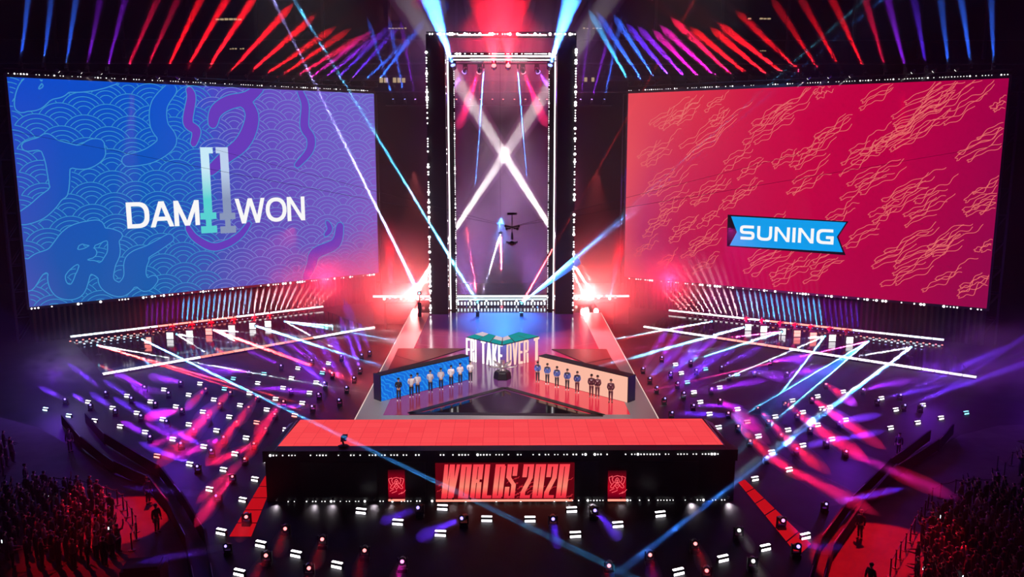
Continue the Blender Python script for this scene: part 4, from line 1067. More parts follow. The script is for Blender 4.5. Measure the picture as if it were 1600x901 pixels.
# two rows of small marker lamps at the outer ends
def dots(x0, y0, x1, y1, n, m, side, lab, grp):
    for i in range(n):
        f = i / (n - 1); p = at_z(x0 + (x1 - x0) * f, y0 + (y1 - y0) * f, .03)
        r = thing('marker_lamp', lab % nth(i + 1), 'stage light', p, 0, grp)
        part('base', MB().box((-.14, -.1, 0), (.14, .1, .14)), M['fixture'], r); part('lens', MB().lathe([(.14, .11), (.19, .09), (.22, .04)], 8), m, r)
dots(110, 535, 300, 513, 20, M['strobe_r'], 'b', "%s small red marker lamp from the outer end under the blue screen's strip", 'red marker lamps by the blue screen')
dots(132, 539, 215, 529, 9, M['strobe_b'], 'b', "%s small pale marker lamp from the outer end on the blue mirror floor", 'pale marker lamps on the blue mirror floor')
dots(1472, 541, 1345, 527, 14, M['strobe_r'], 'r', "%s small red marker lamp from the outer end under the red screen's strip", 'red marker lamps by the red screen')
dots(1440, 543, 1365, 533, 9, M['strobe_b'], 'r', "%s small pale marker lamp from the outer end on the red mirror floor", 'pale marker lamps on the red mirror floor')

# ================================================================ people
def skin_mesh(name, verts, edges, radii, root, mats, sub=1):
    me = bpy.data.meshes.new(name); me.from_pydata(verts, edges, [])
    o = bpy.data.objects.new(name, me); COL.objects.link(o)
    md = o.modifiers.new('s', 'SKIN'); md.use_smooth_shade = True; md.branch_smoothing = .4
    sv = me.skin_vertices[0].data
    for i, r in enumerate(radii):
        sv[i].radius = r if isinstance(r, tuple) else (r, r); sv[i].use_root = (i == root)
    if sub:
        m2 = o.modifiers.new('u', 'SUBSURF'); m2.levels = sub; m2.render_levels = sub
    out = bpy.data.meshes.new_from_object(o.evaluated_get(bpy.context.evaluated_depsgraph_get()))
    bpy.data.objects.remove(o); bpy.data.meshes.remove(me)
    out.name = name; out.materials.clear()
    for m in mats: out.materials.append(m)
    return out
def chain(V_, E_, Rr, start, pts):
    prev = start
    for p, r in pts:
        V_.append(tuple(p)); Rr.append(r)
        if prev is not None: E_.append((prev, len(V_) - 1))
        prev = len(V_) - 1
    return prev
def arm_pts(pose, s):
    sh = V((s * .19, 0, 1.42))
    if pose == 'behind': el, wr, pm = V((s * .225, .09, 1.13)), V((s * .09, .16, .97)), V((s * .03, .17, .94))
    elif pose == 'front': el, wr, pm = V((s * .23, -.01, 1.13)), V((s * .10, -.17, .97)), V((s * .03, -.19, .94))
    elif pose == 'raised': el, wr, pm = V((s * .32, -.12, 1.52)), V((s * .26, -.2, 1.80)), V((s * .25, -.21, 1.88))
    elif pose == 'drum': el, wr, pm = V((s * .34, -.1, 1.30)), V((s * .28, -.32, 1.48 if s > 0 else 1.2)), V((s * .26, -.39, 1.52 if s > 0 else 1.2))
    elif pose == 'lap': el, wr, pm = V((s * .26, -.03, 1.13)), V((s * .16, -.28, 1.08)), V((s * .13, -.36, 1.08))
    else: el, wr, pm = V((s * .25, .01, 1.14)), V((s * .27, -.04, .90)), V((s * .27, -.06, .82))
    return sh, el, wr, pm
def body_mesh(pose, mats, seg=1):
    v, e, r = [], [], []
    chain(v, e, r, None, [((0, 0, .95), .11), ((0, 0, 1.15), .10), ((0, 0, 1.36), .12), ((0, .005, 1.49), .05), ((0, -.005, 1.57), .07), ((0, -.015, 1.65), .088), ((0, -.005, 1.73), .062)])
    chain(v, e, r, 5, [((0, -.125, 1.635), .016)])                                 # nose
    for s in (-1, 1): chain(v, e, r, 5, [((s * .098, .0, 1.64), .018)])             # ears
    for s in (-1, 1):
        chain(v, e, r, 0, [((s * .09, 0, .88), .085), ((s * .095, -.01, .49), .055), ((s * .1, .02, .09), .038), ((s * .11, -.12, .035), .034)])
        sh, el, wr, pm = arm_pts(pose, s)
        k = chain(v, e, r, 2, [(sh, .055), (el, .04), (wr, .028), (pm, (.036, .018))])
        d = (pm - wr).normalized(); side = V((s, 0, 0)) if abs(d.x) < .7 else V((0, -1, 0)); side = (side - d * side.dot(d)).normalized(); bend = side.cross(d) * (s if abs(d.x) < .7 else 1)
        for f_, (off, ln) in enumerate(((-.027, .065), (-.009, .08), (.009, .075), (.027, .058))):
            b0 = pm + side * off + d * .035
            chain(v, e, r, k, [(b0, .009), (b0 + d * ln * .55 + bend * .008, .008), (b0 + d * ln * .9 + bend * .03, .007)])
        chain(v, e, r, k, [(pm - side * .04 + d * .01, .010), (pm - side * .055 + d * .045, .009)])
    return skin_mesh('body', v, e, r, 0, mats, seg)
def top_mesh(pose, m, name='jacket', grow=0):
    v, e, r = [], [], []
    chain(v, e, r, None, [((0, 0, .88), (.145 + grow, .12 + grow)), ((0, 0, 1.1), (.135 + grow, .115 + grow)), ((0, 0, 1.34), (.155 + grow, .12 + grow)), ((0, .005, 1.47), .075)])
    for s in (-1, 1):
        sh, el, wr, pm = arm_pts(pose, s)
        chain(v, e, r, 2, [(sh, .075 + grow), (el, .058 + grow), (wr, .045 + grow)])
    return skin_mesh(name, v, e, r, 0, [m])
def legs_mesh(m):
    v, e, r = [], [], []
    chain(v, e, r, None, [((0, 0, .93), (.14, .11))])
    for s in (-1, 1): chain(v, e, r, 0, [((s * .09, 0, .84), .095), ((s * .095, -.01, .49), .068), ((s * .1, .02, .11), .052)])
    return skin_mesh('trousers', v, e, r, 0, [m])
def shoe_mesh(m, s):
    return MB().ball((s * .11, -.05, .045), (.055, .145, .05), 8, 6).mesh('shoe', m, True)
def hair_mesh(m):
    mb = MB().ball((0, .015, 1.69), (.107, .115, .10), 10, 6).ball((0, -.045, 1.73), (.095, .07, .05), 10, 6)
    return mb.mesh('hair', m, True)
PB, PF, PD = body_mesh('behind', [M['skin']]), body_mesh('front', [M['skin']]), body_mesh('down', [M['skin']])
TB_W, TB_D = top_mesh('behind', M['white_cloth'], grow=.02), top_mesh('behind', M['dark_cloth'])
TF_B, TF_M, TD_K = top_mesh('front', M['blue_cloth'], grow=.01), top_mesh('front', M['maroon'], grow=.01), top_mesh('down', M['dark_cloth'], grow=.01)
LG_N, LG_M, LG_K = legs_mesh(M['navy']), legs_mesh(M['maroon']), legs_mesh(M['dark_cloth'])
SHW, SHK = [shoe_mesh(M['shoe_w'], s) for s in (-1, 1)], [shoe_mesh(M['dark_cloth'], s) for s in (-1, 1)]
HM = hair_mesh(M['hair'])
collar_me = MB().bar((-.07, -.13, 1.4), (0, -.15, 1.32), .04, .02).bar((.07, -.13, 1.4), (0, -.15, 1.32), .04, .02).mesh('collar', M['white_cloth'])
shoulder_me = MB().ball((0, -.005, 1.40), (.215, .135, .10), 10, 6).mesh('shoulder_panel', M['navy'], True)
def person(p, rz, h, body, top, legs, shoes, label, group, extra=()):
    r = thing('person', label, 'person', p + V((0, 0, .012)), rz, group); k = h / 1.78
    for nm, me in (('body', body), ('jacket', top), ('trousers', legs), ('shoe', shoes[0]), ('shoe', shoes[1]), ('hair', HM)) + tuple(extra):
        o = add(nm, me, r); o.scale = (k, k, k)
    return r
s5 = .1887
for i, (x, y, x2, y2) in enumerate(((335, 722, 333, 525), (440, 692, 433, 502), (492, 677, 488, 490), (597, 652, 595, 467), (685, 632, 682, 450), (769, 607, 767, 433), (844, 586, 845, 398), (927, 568, 930, 382))):
    p = at_z(560 + x * s5, 490 + y * s5, SZ)
    person(p + V((0, 0, .0)), R(10), 1.78, PB, TB_D if i == 0 else TB_W, LG_K if i == 0 else LG_N, SHW,
           'person all in black with white shoes at the outer end of the blue wall' if i == 0 else 'person in white jacket and black trousers, %s from the letter cube' % nth(8 - i), 'white-jacketed player line-up')
for i, (x, y) in enumerate(((318, 568), (398, 585), (477, 612), (563, 635), (645, 658), (762, 690), (812, 700), (922, 735))):
    p = at_z(780 + x * s5, 490 + y * s5, SZ)
    if i < 5: person(p, R(-12), 1.74, PF, TF_B, LG_N if i < 4 else LG_M, SHW, 'person in navy and blue jersey with clasped hands, %s from the letter cube' % nth(i + 1), 'blue-jerseyed player line-up', (('shoulder_panel', shoulder_me), ('collar', collar_me)))
    else: person(p, R(-12), 1.80, PF, TF_M, LG_M, SHW if i < 7 else SHK, ('person in dark red suit, right beside another, nearer the letter cube', 'person in dark red suit, right beside another, farther from the letter cube', 'person in dark suit standing alone at the outer end of the pink wall')[i - 5], 'dark-suited coaches line-up', (('collar', collar_me),))
# drummers behind white box drums
PDR = body_mesh('drum', [M['skin']]); TDR = top_mesh('drum', M['red_lit_cloth'], 'costume', .01); LDR = legs_mesh(M['red_lit_cloth'])
stick_me = MB().tube([(.26, -.39, 1.50), (.24, -.75, 1.72)], .018).tube([(-.26, -.39, 1.2), (-.22, -.75, 1.12)], .018).mesh('drumstick', M['pale_cloth'])
def drum(px, py, i, side, m, red):
    p = at_z(px, py + 4.5, .03)
    r = thing('box_drum', '%s white lit box drum from the outer end on the %s mirror floor' % (nth(i + 1), side), 'drum', p, 0, 'box drums on the %s mirror floor' % side)
    part('case', MB().box((-.42, -.3, 0), (.42, .3, .86)), M['black'], r)
    part('lit_panel', MB().box((-.38, -.33, .06), (.38, -.3, .46)).box((-.38, -.33, .5), (.38, -.3, .8)), m, r)
    part('rim', MB().lathe([(.86, .36), (.93, .38), (.95, .34)], 16), M['rail'], r)
    person(p + V((0, .65, 0)), 0, 1.78, PDR, TDR, LDR, SHK, 'red-lit person drumming behind the %s box drum from the outer end, %s side' % (nth(i + 1), side), 'red-lit drummers on the %s side' % side, (('drumstick', stick_me),))
for i, (x, y) in enumerate(((233, 532), (267.5, 524.5), (298, 521.5), (328, 518), (363.6, 513), (396, 509), (420, 505.7))): drum(x, y, i, 'blue', M['strobe_r'] if i in (0, 3) else M['white_soft'], i)
for i, (x, y) in enumerate(((1325.7, 531.6), (1298.7, 528), (1269, 524.5), (1244, 521), (1221, 518), (1192, 514), (1167.7, 511))): drum(x, y, i, 'red', M['strobe_r'] if i in (2, 3) else M['white_soft'], i)
def bare_spot(loc, tgt, col, I, half, blend=.15, rad=.15):  # spot without a fixture; most uses are added fill
    l = bpy.data.lights.new('wash', 'SPOT'); l.color = col; l.energy = I * 4 * math.pi ** 2; l.spot_size = 2 * half; l.spot_blend = blend; l.shadow_soft_size = rad
    o = bpy.data.objects.new('wash', l); COL.objects.link(o); o.location = loc; o.rotation_euler = (V(loc) - V(tgt)).to_track_quat('Z', 'Y').to_euler(); return o
bare_spot((-22, 88, 14), (-32, 100, 1), RED, 2200, R(28), .6); bare_spot((24, 86, 14), (34, 99, 1), MAG, 1400, R(28), .6)  # spots added in mid-air to brighten the drummers

# ================================================================ lasers
def laser(p, q, col, E_, r=.07, name_parent=None):
    p = p + (q - p).normalized() * .3; d = q - p
    o = add('light_beam', beam_mesh(d.length, r, r, M['laser_haze'], 8, False), name_parent, p - name_parent.location, d.to_track_quat('Z', 'Y').to_euler())
    l = bpy.data.lights.new('laser', 'AREA'); l.shape = 'SQUARE'; l.size = r * 2.2; l.spread = R(.08); l.color = col; l.energy = E_ * K_LASER * (r / .07) ** 1.5
    lo = bpy.data.objects.new('laser', l); COL.objects.link(lo); lo.parent = name_parent; lo.location = p - name_parent.location - d.normalized() * .04; lo.rotation_euler = (-d).to_track_quat('Z', 'Y').to_euler()
def sheet(p, q0, q1, col, E_, parent, th=.05):
    """a fan of laser light: a thin wedge of haze and a row of narrow rays spread over it"""
    up = (q0 - p).cross(q1 - p).normalized() * th
    mb = MB(); p = p + ((q0 + q1) / 2 - p).normalized() * .3; a0, a1 = p.lerp(q0, .004), p.lerp(q1, .004)
    i = 0
    mb.v = [a0 - up - parent.location, a1 - up - parent.location, q1 - up - parent.location, q0 - up - parent.location, a0 + up - parent.location, a1 + up - parent.location, q1 + up - parent.location, q0 + up - parent.location]
    mb.f = [(3, 2, 1, 0), (4, 5, 6, 7), (0, 1, 5, 4), (1, 2, 6, 5), (2, 3, 7, 6), (3, 0, 4, 7)]; mb.mi = [0] * 6
    part('light_beam', mb, M['laser_haze'], parent)
    d = (q0 + q1) / 2 - p; half = (q0 - p).angle(q1 - p) / 2 + R(.6)
    l = bpy.data.lights.new('laser', 'SPOT'); l.spot_size = 2 * half; l.spot_blend = .05; l.color = col; l.energy = E_ * 4 * math.pi ** 2; l.shadow_soft_size = .03
    lo = bpy.data.objects.new('laser', l); COL.objects.link(lo); lo.parent = parent; lo.location = p - parent.location - d.normalized() * .02; lo.rotation_euler = (-d).to_track_quat('Z', 'Y').to_euler()
def projector(p, label, grp):
    r = thing('laser_projector', label, 'laser', p - V((0, 0, 1.1)), 0, grp)
    part('stand', MB().bar((0, .12, 0), (0, .12, .95), .1).box((-.25, -.13, 0), (.25, .37, .05)), M['fixture'], r)
    part('case', MB().box((-.22, .02, .92), (.22, .52, 1.28)), M['fixture'], r)
    part('aperture', MB().ball((0, 0, 1.1), (.12, .06, .12), 10, 6), M['strobe_c'], r)
    return r
def P1(px, py, z=1.15): return at_z(px, py, z)
LC = {'c': (.10, .55, 1), 'w': (.75, .9, 1), 'b': (.04, .22, 1), 'r': (1, .04, .04), 'm': (1, .04, .35), 'v': (.45, .4, 1)}
LZR = 520
lasers = [
    ('blue', (152, 539), [((354, 597), 1.6, 'r', 1.2, .06), ((470, 640), 2.0, 'r', .5, .05), ((574, 614), 3.6, 'w', .7, .035)]),
    ('blue', (222, 530), [((476, 653), 4.5, 'c', 1.6, .06), ((680, 752), 5.8, 'b', .6, .06)]),
    ('blue', (276, 522), [((302, 526), .8, 'w', .8, .05), ((300, 537), .5, 'w', .8, .05)]),
    ('blue', (334, 515.5), [((372, 518), 1.0, 'w', 1.0, .05), ((484, 570), 1.5, 'r', 1.4, .13), ((366, 532), .5, 'w', .5, .05)]),
    ('blue', (400, 509), [((505, 543), 1.5, 'c', 1.2, .11), ((620, 579), 3.4, 'b', .5, .05), ((412, 512), 1, 'w', 1, .05)]),
    ('blue', (445, 502), [((742, 529), 4.5, 'w', .6, .035), ((735, 551), 4.2, 'c', 1.2, .05), ((484, 523), .5, 'w', .6, .04)]),
    ('red', (1112, 502), [((842, 551), 4.4, 'c', 1.2, .05), ((1010, 520), 1.5, 'w', 1.0, .05), ((960, 533), 2.5, 'r', .4, .04)]),
    ('red', (1162, 511), [((1095, 530), 1.2, 'w', .9, .07), ((925, 576), 4.0, 'c', .7, .13)]),
    ('red', (1221, 518), [((1150, 526), 1.2, 'm', 1, .06), ((1172, 532), .9, 'w', .6, .04), ((1100, 557), 1.2, 'c', .8, .08)]),
    ('red', (1289, 525), [((1202, 638), 1.3, 'c', 1.0, .06), ((1139, 589), 1.4, 'w', .5, .04), ((1262, 528), 1.0, 'w', .8, .05)]),
    ('red', (1357, 533), [((1165, 646), 1.5, 'c', 1.1, .05), ((1221, 649), 1.2, 'c', 1.1, .05), ((1250, 557), 1.2, 'm', .7, .05)]),
    ('red', (1424, 542), [((1244, 672), 1.3, 'w', 1.0, .06), ((1000, 868), 4.0, 'b', 1.5, .09), ((1138, 591), 1.4, 'w', .5, .035)]),
]
cnt = {'blue': 0, 'red': 0}
for side, src, outs in lasers:
    cnt[side] += 1
    p = P1(*src)
    k = cnt[side] if side == 'blue' else 7 - cnt[side]
    r = projector(p, '%s laser projector from the outer end on the %s mirror floor' % (nth(k), side), 'laser projectors on the mirror floors')
    for (ex, ey), z, c, e, rad in outs: laser(p, at_z(ex, ey, z), LC[c], LZR * e, rad, r)
    if src == (1357, 533): sheet(p, at_z(1170, 646, 1.5), at_z(1216, 649, 1.2), LC['b'], 26000, r)
# lasers at the stage end and the thin ones in the gate
def stage_laser(px, py, y, label, outs, sheets=()):
    p = at_y(px, py, y)
    r = projector(p, label, 'laser projectors at the stage end')
    bpy.context.view_layer.update()
    if p.z - 1.1 > SZ + .1: part('riser', MB().box((-.2, 0, -(p.z - 1.1 - SZ) + .04), (.2, .4, 0)), M['fixture'], r)
    for (ex, ey), yy, c, e, rad in outs: laser(p, at_y(ex, ey, yy), LC[c], LZR * e, rad, r)
    for (q0, q1, yy, c, e) in sheets: sheet(p, at_y(*q0, yy), at_y(*q1, yy), LC[c], e, r)
stage_laser(746, 472, 90.5, 'laser projector sending a long blue beam up past the blue screen', [((456, -6), 78, 'c', 1.3, .11), ((729, 355), 90.6, 'r', .6, .06)])
stage_laser(655, 458, 90.5, 'laser projector sending a pale beam up across the blue screen corner', [((424, -6), 80, 'v', 1.0, .12)])
stage_laser(815, 474, 90.5, 'laser projector fanning blue and red light towards the red screen', [((893, 405), 88, 'c', 1.0, .07), ((1010, 318), 84, 'v', .3, .04), ((864, 388), 90.5, 'r', .6, .08), ((980, 335), 85, 'b', 1.0, .07)], [((900, 396), (908, 412), 88, 'b', 7000)])
pr = thing('hanging_laser', 'small laser unit hanging on thin wires inside the gate', 'laser', at_y(782, 366, YI + 1.3))
part('case', MB().box((-.2, -.1, 0), (.2, .3, .3)), M['fixture'], pr); part('aperture', MB().ball((0, -.02, 0), .1, 8, 6), M['strobe'], pr)
part('wire', MB().bar((0, .1, .3), (0, .1, zi2 - .25 - at_y(782, 366, YI + 1.3).z), .03), M['black'], pr)
p = V(pr.location)
laser(p, at_y(765, 421, 96), LC['w'], LZR, .07, pr); laser(p, at_y(752, 466, 96), LC['v'], LZR * .3, .05, pr); laser(p, at_y(783.5, 419, 96), LC['r'], LZR * .9, .10, pr)
cb = thing('wire_light', 'thin blue light line hanging down inside the gate, blue screen side', 'laser', at_y(540 + 690 * s2, 334 * s2, YI + 1.3), 0, 'thin blue lines in the gate'); cb.location.z = zi2 - .9; part('case', MB().box((-.1, -.1, .1), (.1, .1, .58)), M['fixture'], cb)
laser(V(cb.location), at_y(743, 290, 96), LC['b'], LZR * .5, .04, cb)
cb = thing('wire_light', 'thin blue light line hanging down inside the gate, red screen side', 'laser', at_y(540 + 860 * s2, 330 * s2, YI + 1.3), 0, 'thin blue lines in the gate'); cb.location.z = zi2 - .9; part('case', MB().box((-.1, -.1, .1), (.1, .1, .58)), M['fixture'], cb)
laser(V(cb.location), at_y(823, 276, 96), LC['b'], LZR * .5, .04, cb)

# ================================================================ field lamps
FK = 2300
field_lamps = {'blue': [], 'red': []}
def F(side, ox, oy, s, rows):
    for (x, y, ex, ey, z, col, k, hf) in rows: field_lamps[side].append((ox + x * s, oy + y * s, ox + ex * s, oy + ey * s, z, col, k, hf))
F('blue', 0, 338, s1, ((1415, 777, 1270, 615, 6, VIO, 1.3, 3.4), (1445, 724, 1350, 560, 6, VIO, 1.3, 3.2), (1476, 683, 1400, 530, 6, VIO, 1.3, 3.2), (1500, 645, 1435, 470, 7, VIO, 1.3, 3.0), (1540, 572, 1505, 470, 5, VIO, .8, 2.6), (1507, 585, 1450, 400, 8, VIO, .9, 3),
    (1355, 704, 1150, 540, 6, VIO, 1.1, 3.6), (1385, 663, 1240, 520, 6, VIO, 1.0, 3.2), (1423, 590, 1330, 470, 6, VIO, .7, 3), (1300, 608, 1190, 520, 5, PURP, .8, 3), (1173, 630, 1060, 570, 4, PURP, .6, 3),
    (445, 745, 320, 640, 4, VIO, 2.2, 2.6), (275, 774, 190, 722, 3, VIO, 1.6, 2.2), (380, 798, 320, 750, 3, VIO, 1.8, 2), (483, 820, 400, 750, 4, VIO, 1.4, 2.4), (590, 843, 500, 770, 4, VIO, 1.0, 2.4), (697, 866, 590, 790, 4, VIO, 1.2, 2.6),
    (650, 790, 570, 715, 4, PURP, 1.0, 2.8), (755, 700, 650, 670, 4, PURP, .7, 4), (605, 720, 500, 660, 4, PURP, .7, 4), (550, 768, 460, 700, 4, VIO, .7, 3), (760, 815, 640, 830, 3.5, MAG, 1.6, 4), (705, 745, 610, 720, 3, PURP, .6, 3),
    (1330, 750, 1180, 720, 3.5, PURP, .9, 3.4), (1303, 802, 1200, 790, 2.5, VIO, .9, 3), (1215, 730, 1090, 715, 3, PURP, .7, 3), (1040, 655, 900, 640, 4, PURP, .8, 4)))
F('blue', 0, 600, .334, ((965, 32, 890, 95, 3, RED, .6, 3), (1080, 48, 900, 200, 4, RED, 1.0, 3.6), (1165, 120, 1040, 270, 4, RED, 1.2, 2.6), (1050, 262, 880, 320, 3.5, MAG, 1.4, 3), (1110, 190, 1000, 330, 4, RED, .7, 3), (1192, 293, 1040, 350, 3.5, PINK, 1.4, 3),
    (1245, 220, 1170, 320, 3.5, RED, 1.3, 2), (1328, 92, 1220, 200, 4, PINK, 1.5, 2.6), (1287, 152, 1200, 260, 3.5, RED, .9, 2.4), (1148, 365, 980, 500, 4, PINK, 1.4, 2.6), (1090, 450, 960, 600, 4, PINK, 1.2, 3), (1208, 70, 1120, 170, 4, RED, .7, 2.6), (1030, 103, 850, 290, 4, RED, .9, 3.6),
    (977, 158, 740, 380, 4, RED, 1.3, 3.6), (910, 225, 750, 270, 3, MAG, 1.0, 3), (993, 328, 790, 210, 5, VIO, 1.8, 2.6), (928, 405, 720, 300, 5, VIO, 1.8, 2.6), (850, 295, 720, 200, 4, PURP, 1.0, 3), (706, 262, 600, 190, 4, PURP, 1.2, 2.6),
    (853, 132, 730, 140, 3, MAG, 1.6, 3.4), (1024, 545, 690, 490, 3, VIO, .9, 1.6), (1068, 783, 760, 815, 2.5, VIO, 1.0, 1.8), (1465, 118, 1360, 100, 2.5, VIO, .9, 3), (1492, 62, 1340, 60, 3, VIO, 1, 3), (1368, 38, 1250, 60, 3, PURP, .8, 3)))
F('red', 1000, 338, s1, ((12, 643, 95, 500, 6, PURP, 1.2, 2.8), (68, 724, 240, 560, 6, VIO, 1.5, 3), (100, 772, 300, 600, 6, VIO, 1.5, 3), (127, 661, 230, 540, 6, VIO, 1.2, 3), (155, 705, 320, 560, 6, VIO, 1.1, 3), (90, 595, 160, 480, 6, PURP, 1.0, 3), (40, 684, 150, 560, 6, VIO, 1.0, 3),
    (210, 612, 300, 520, 5, PURP, 1.0, 3), (233, 649, 360, 570, 5, VIO, 1.2, 3), (338, 635, 470, 560, 5, VIO, 1.2, 3), (180, 745, 330, 715, 3.5, PURP, 1.1, 3.4), (295, 728, 470, 690, 4, PURP, .9, 3.6), (475, 658, 600, 670, 3.5, PURP, .9, 4), (370, 672, 500, 640, 4, VIO, .8, 3.6), (220, 797, 380, 790, 3, PURP, 1.1, 3.2),
    (130, 828, 310, 825, 3, VIO, 1.2, 3), (985, 778, 1200, 715, 3.5, VIO, 1.3, 2.8), (925, 730, 1080, 690, 4, PURP, .7, 4), (1080, 756, 1420, 590, 7, VIO, 2.0, 3.0), (1095, 800, 1520, 640, 6, VIO, 1.8, 2.8), (1165, 805, 1540, 540, 7, VIO, 1.2, 2.6), (540, 610, 680, 590, 4, PURP, .8, 4.5), (610, 660, 760, 640, 4, PURP, .8, 4.5)))
F('red', 1100, 600, .334, ((567, 10, 680, 75, 3.5, RED, 1.0, 2.6), (502, 78, 870, 320, 5, PINK, 1.5, 3.0), (378, 100, 640, 290, 4, RED, 1.2, 2.8), (435, 157, 680, 290, 4, PINK, 1.3, 2.8), (494, 222, 700, 320, 4, PINK, 1.0, 3), (560, 133, 830, 290, 4.5, PINK, 1.4, 2.8), (250, 123, 430, 300, 4, PINK, 1.2, 2.6),
    (300, 185, 540, 400, 4.5, PINK, 1.2, 2.8), (358, 250, 530, 370, 4, RED, 1.0, 2.8), (158, 210, 300, 330, 4, RED, 1.3, 2.4), (213, 280, 400, 400, 4, PINK, 1.2, 2.6), (290, 358, 720, 560, 5, PINK, 2.0, 3.0), (112, 147, 260, 240, 4, MAG, 1.2, 2.6), (73, 85, 230, 180, 4, MAG, 1.1, 3), 
    (563, 585, 840, 505, 4, VIO, 2.2, 2.0), (570, 288, 780, 230, 4, VIO, 1.4, 2.6), (630, 192, 780, 150, 4, VIO, 1.4, 2.4), (430, 320, 600, 260, 4, VIO, 1.0, 2.8), (807, 90, 1000, 40, 4, VIO, 1.0, 3), (660, 330, 1060, 480, 4, MAG, .7, 3)))
for side in ('blue', 'red'):
    rows = []
    for row in sorted(field_lamps[side], key=lambda r_: (r_[1])):
        if all((at_z(row[0], row[1], 0) - at_z(o_[0], o_[1], 0)).length > .75 for o_ in rows): rows.append(row)
    for i, (px, py, ex, ey, z, col, k, hf) in enumerate(rows):
        p = at_z(px, py + 4, 0); q = at_z(ex, ey, z)
        if q.z < .5: q.z = .5
        d = q - (p + V((0, 0, .5)))
        L_ = min(max(d.length, 4), 17)
        L_ *= 1.25
        moving_head(p, p + V((0, 0, .5)) + d.normalized() * L_, col, FK * k * K_FLOOR, R(hf * .42), "%s floor lamp counted from the back on the %s screen's side, %s beam" % (nth(i + 1), side, NAME[col]), "floor lamps on the %s screen's side" % side, L=L_, fill=1.2, lr=.075)
front = [(300 + x * .3125, 760 + y * .3125, 300 + ex * .3125, 760 + ey * .3125, z, c, k, h) for x, y, ex, ey, z, c, k, h in (
    (1140, 127, 1000, 156, 1.6, VIO, 1.4, 4), (1360, 180, 1180, 236, 1.4, VIO, 1.6, 5), (470, 232, 430, 330, 1.5, RED, .25, 4), (655, 285, 610, 420, 1.6, RED, .5, 3), (866, 342, 825, 480, 1.6, RED, .5, 3), (376, 368, 300, 480, 1.6, RED, .5, 3), (588, 432, 560, 600, 1.6, RED, .5, 3), (1054, 400, 1020, 480, 1.6, MAG, .7, 3), (275, 172, 240, 260, 1.5, RED, .3, 3))]
front += [(800 + x * .3125, 760 + y * .3125, 800 + ex * .3125, 760 + ey * .3125, z, c, k, h) for x, y, ex, ey, z, c, k, h in (
    (408, 138, 600, 330, 1.6, VIO, 1.2, 5), (204, 182, 235, 330, 1.6, VIO, .9, 4), (485, 420, 470, 560, 1.6, RED, .4, 3), (688, 365, 720, 500, 1.6, RED, .5, 3), (912, 308, 980, 440, 1.6, RED, .5, 3), (1130, 242, 1180, 290, 1.5, WHT, .3, 2), (1200, 398, 1260, 470, 1.6, WHT, .12, 3), (1345, 190, 1520, 300, 1.5, MAG, .6, 3), (970, 445, 1000, 580, 1.6, RED, .4, 3), (1418, 330, 1500, 300, 1.5, VIO, .5, 3))]
for i, (px, py, ex, ey, z, col, k, hf) in enumerate(front):
    p = at_z(px, py + 7, 0); q = at_z(ex, ey, z); d = q - (p + V((0, 0, .6)))
    moving_head(p, p + V((0, 0, .6)) + d.normalized() * 6, col, 320 * k, R(hf), '%s large black moving head from the blue end in front of the stage, %s lens' % (nth(sorted(f_[0] for f_ in front).index(px) + 1), NAME[col]), 'moving heads in front of the stage', scale=1.25, L=5, lr=.08)

# ---- strobe panels on the floor
S1 = [(684, 718), (834, 693), (530, 744), (787, 740), (628, 768), (368, 770), (470, 795), (191, 800), (288, 827), (395, 848), (502, 872), (571, 816), (606, 896), (679, 842), (734, 789), (846, 811), (892, 760), (936, 715), (1075, 691), (1040, 734), (1001, 783), (956, 832), (903, 889), (788, 864), (1112, 802), (1149, 757), (1180, 711), (1260, 774), (1290, 731), (1318, 688), (1215, 670), (1100, 652), (1242, 629), (1343, 648), (1369, 608), (1070, 856), (1191, 886), (1228, 826), (973, 672)]
S2 = [(885, 187), (680, 227), (810, 255), (1015, 214), (1153, 249), (955, 290), (737, 334), (889, 372), (1047, 398), (1100, 324), (1296, 281), (1338, 212), (1248, 357), (1194, 443), (982, 490), (1137, 540), (1037, 692), (1222, 750), (1387, 797), (1122, 884), (1201, 178), (1380, 143), (1074, 150)]
S3 = [(147, 613), (272, 632), (171, 649), (403, 655), (196, 687), (331, 709), (223, 729), (250, 770), (405, 800), (288, 820), (446, 853), (562, 831), (615, 887), (634, 764), (677, 813), (605, 775), (739, 746), (790, 792), (845, 727), (738, 866), (855, 845), (1042, 878), (1067, 802), (1004, 754), (1177, 783), (1155, 856), (1252, 836), (1357, 815), (326, 876), (756, 797)]
S4 = [(648, 32), (391, 213), (597, 255), (253, 241), (461, 284), (315, 316), (396, 398), (237, 441), (472, 713), (285, 767), (87, 818), (66, 200)]
S5 = [(847, 124), (1253, 106), (1030, 180), (1474, 163), (1243, 236), (727, 395)]
S6 = [(298, 117), (90, 165), (316, 242), (528, 192), (740, 139), (1053, 361), (830, 429)]
spots_ = []
for L_, ox, oy, s in ((S1, 0, 338, s1), (S2, 0, 600, .334), (S3, 1000, 338, s1), (S4, 1100, 600, .334), (S5, 300, 760, .3125), (S6, 800, 760, .3125)):
    for x, y in L_:
        q = (ox + x * s, oy + y * s)
        if all(math.hypot(q[0] - a[0], q[1] - a[1]) > 6 for a in spots_): spots_.append(q)
strobe_body = MB().box((-.36, -.1, 0), (.36, .1, .3)).box((-.4, -.06, .04), (-.36, .06, .24)).box((.36, -.06, .04), (.4, .06, .24)).mesh('housing', M['fixture'])
strobe_lens = {k: MB().hexa([(-.33, -.13, .02), (.33, -.13, .02), (.33, -.1, .02), (-.33, -.1, .02), (-.33, -.06, .34), (.33, -.06, .34), (.33, .08, .34), (-.33, .08, .34)]).mesh('lens', M[k]) for k in ('strobe', 'strobe_r', 'strobe_c', 'strobe_b')}
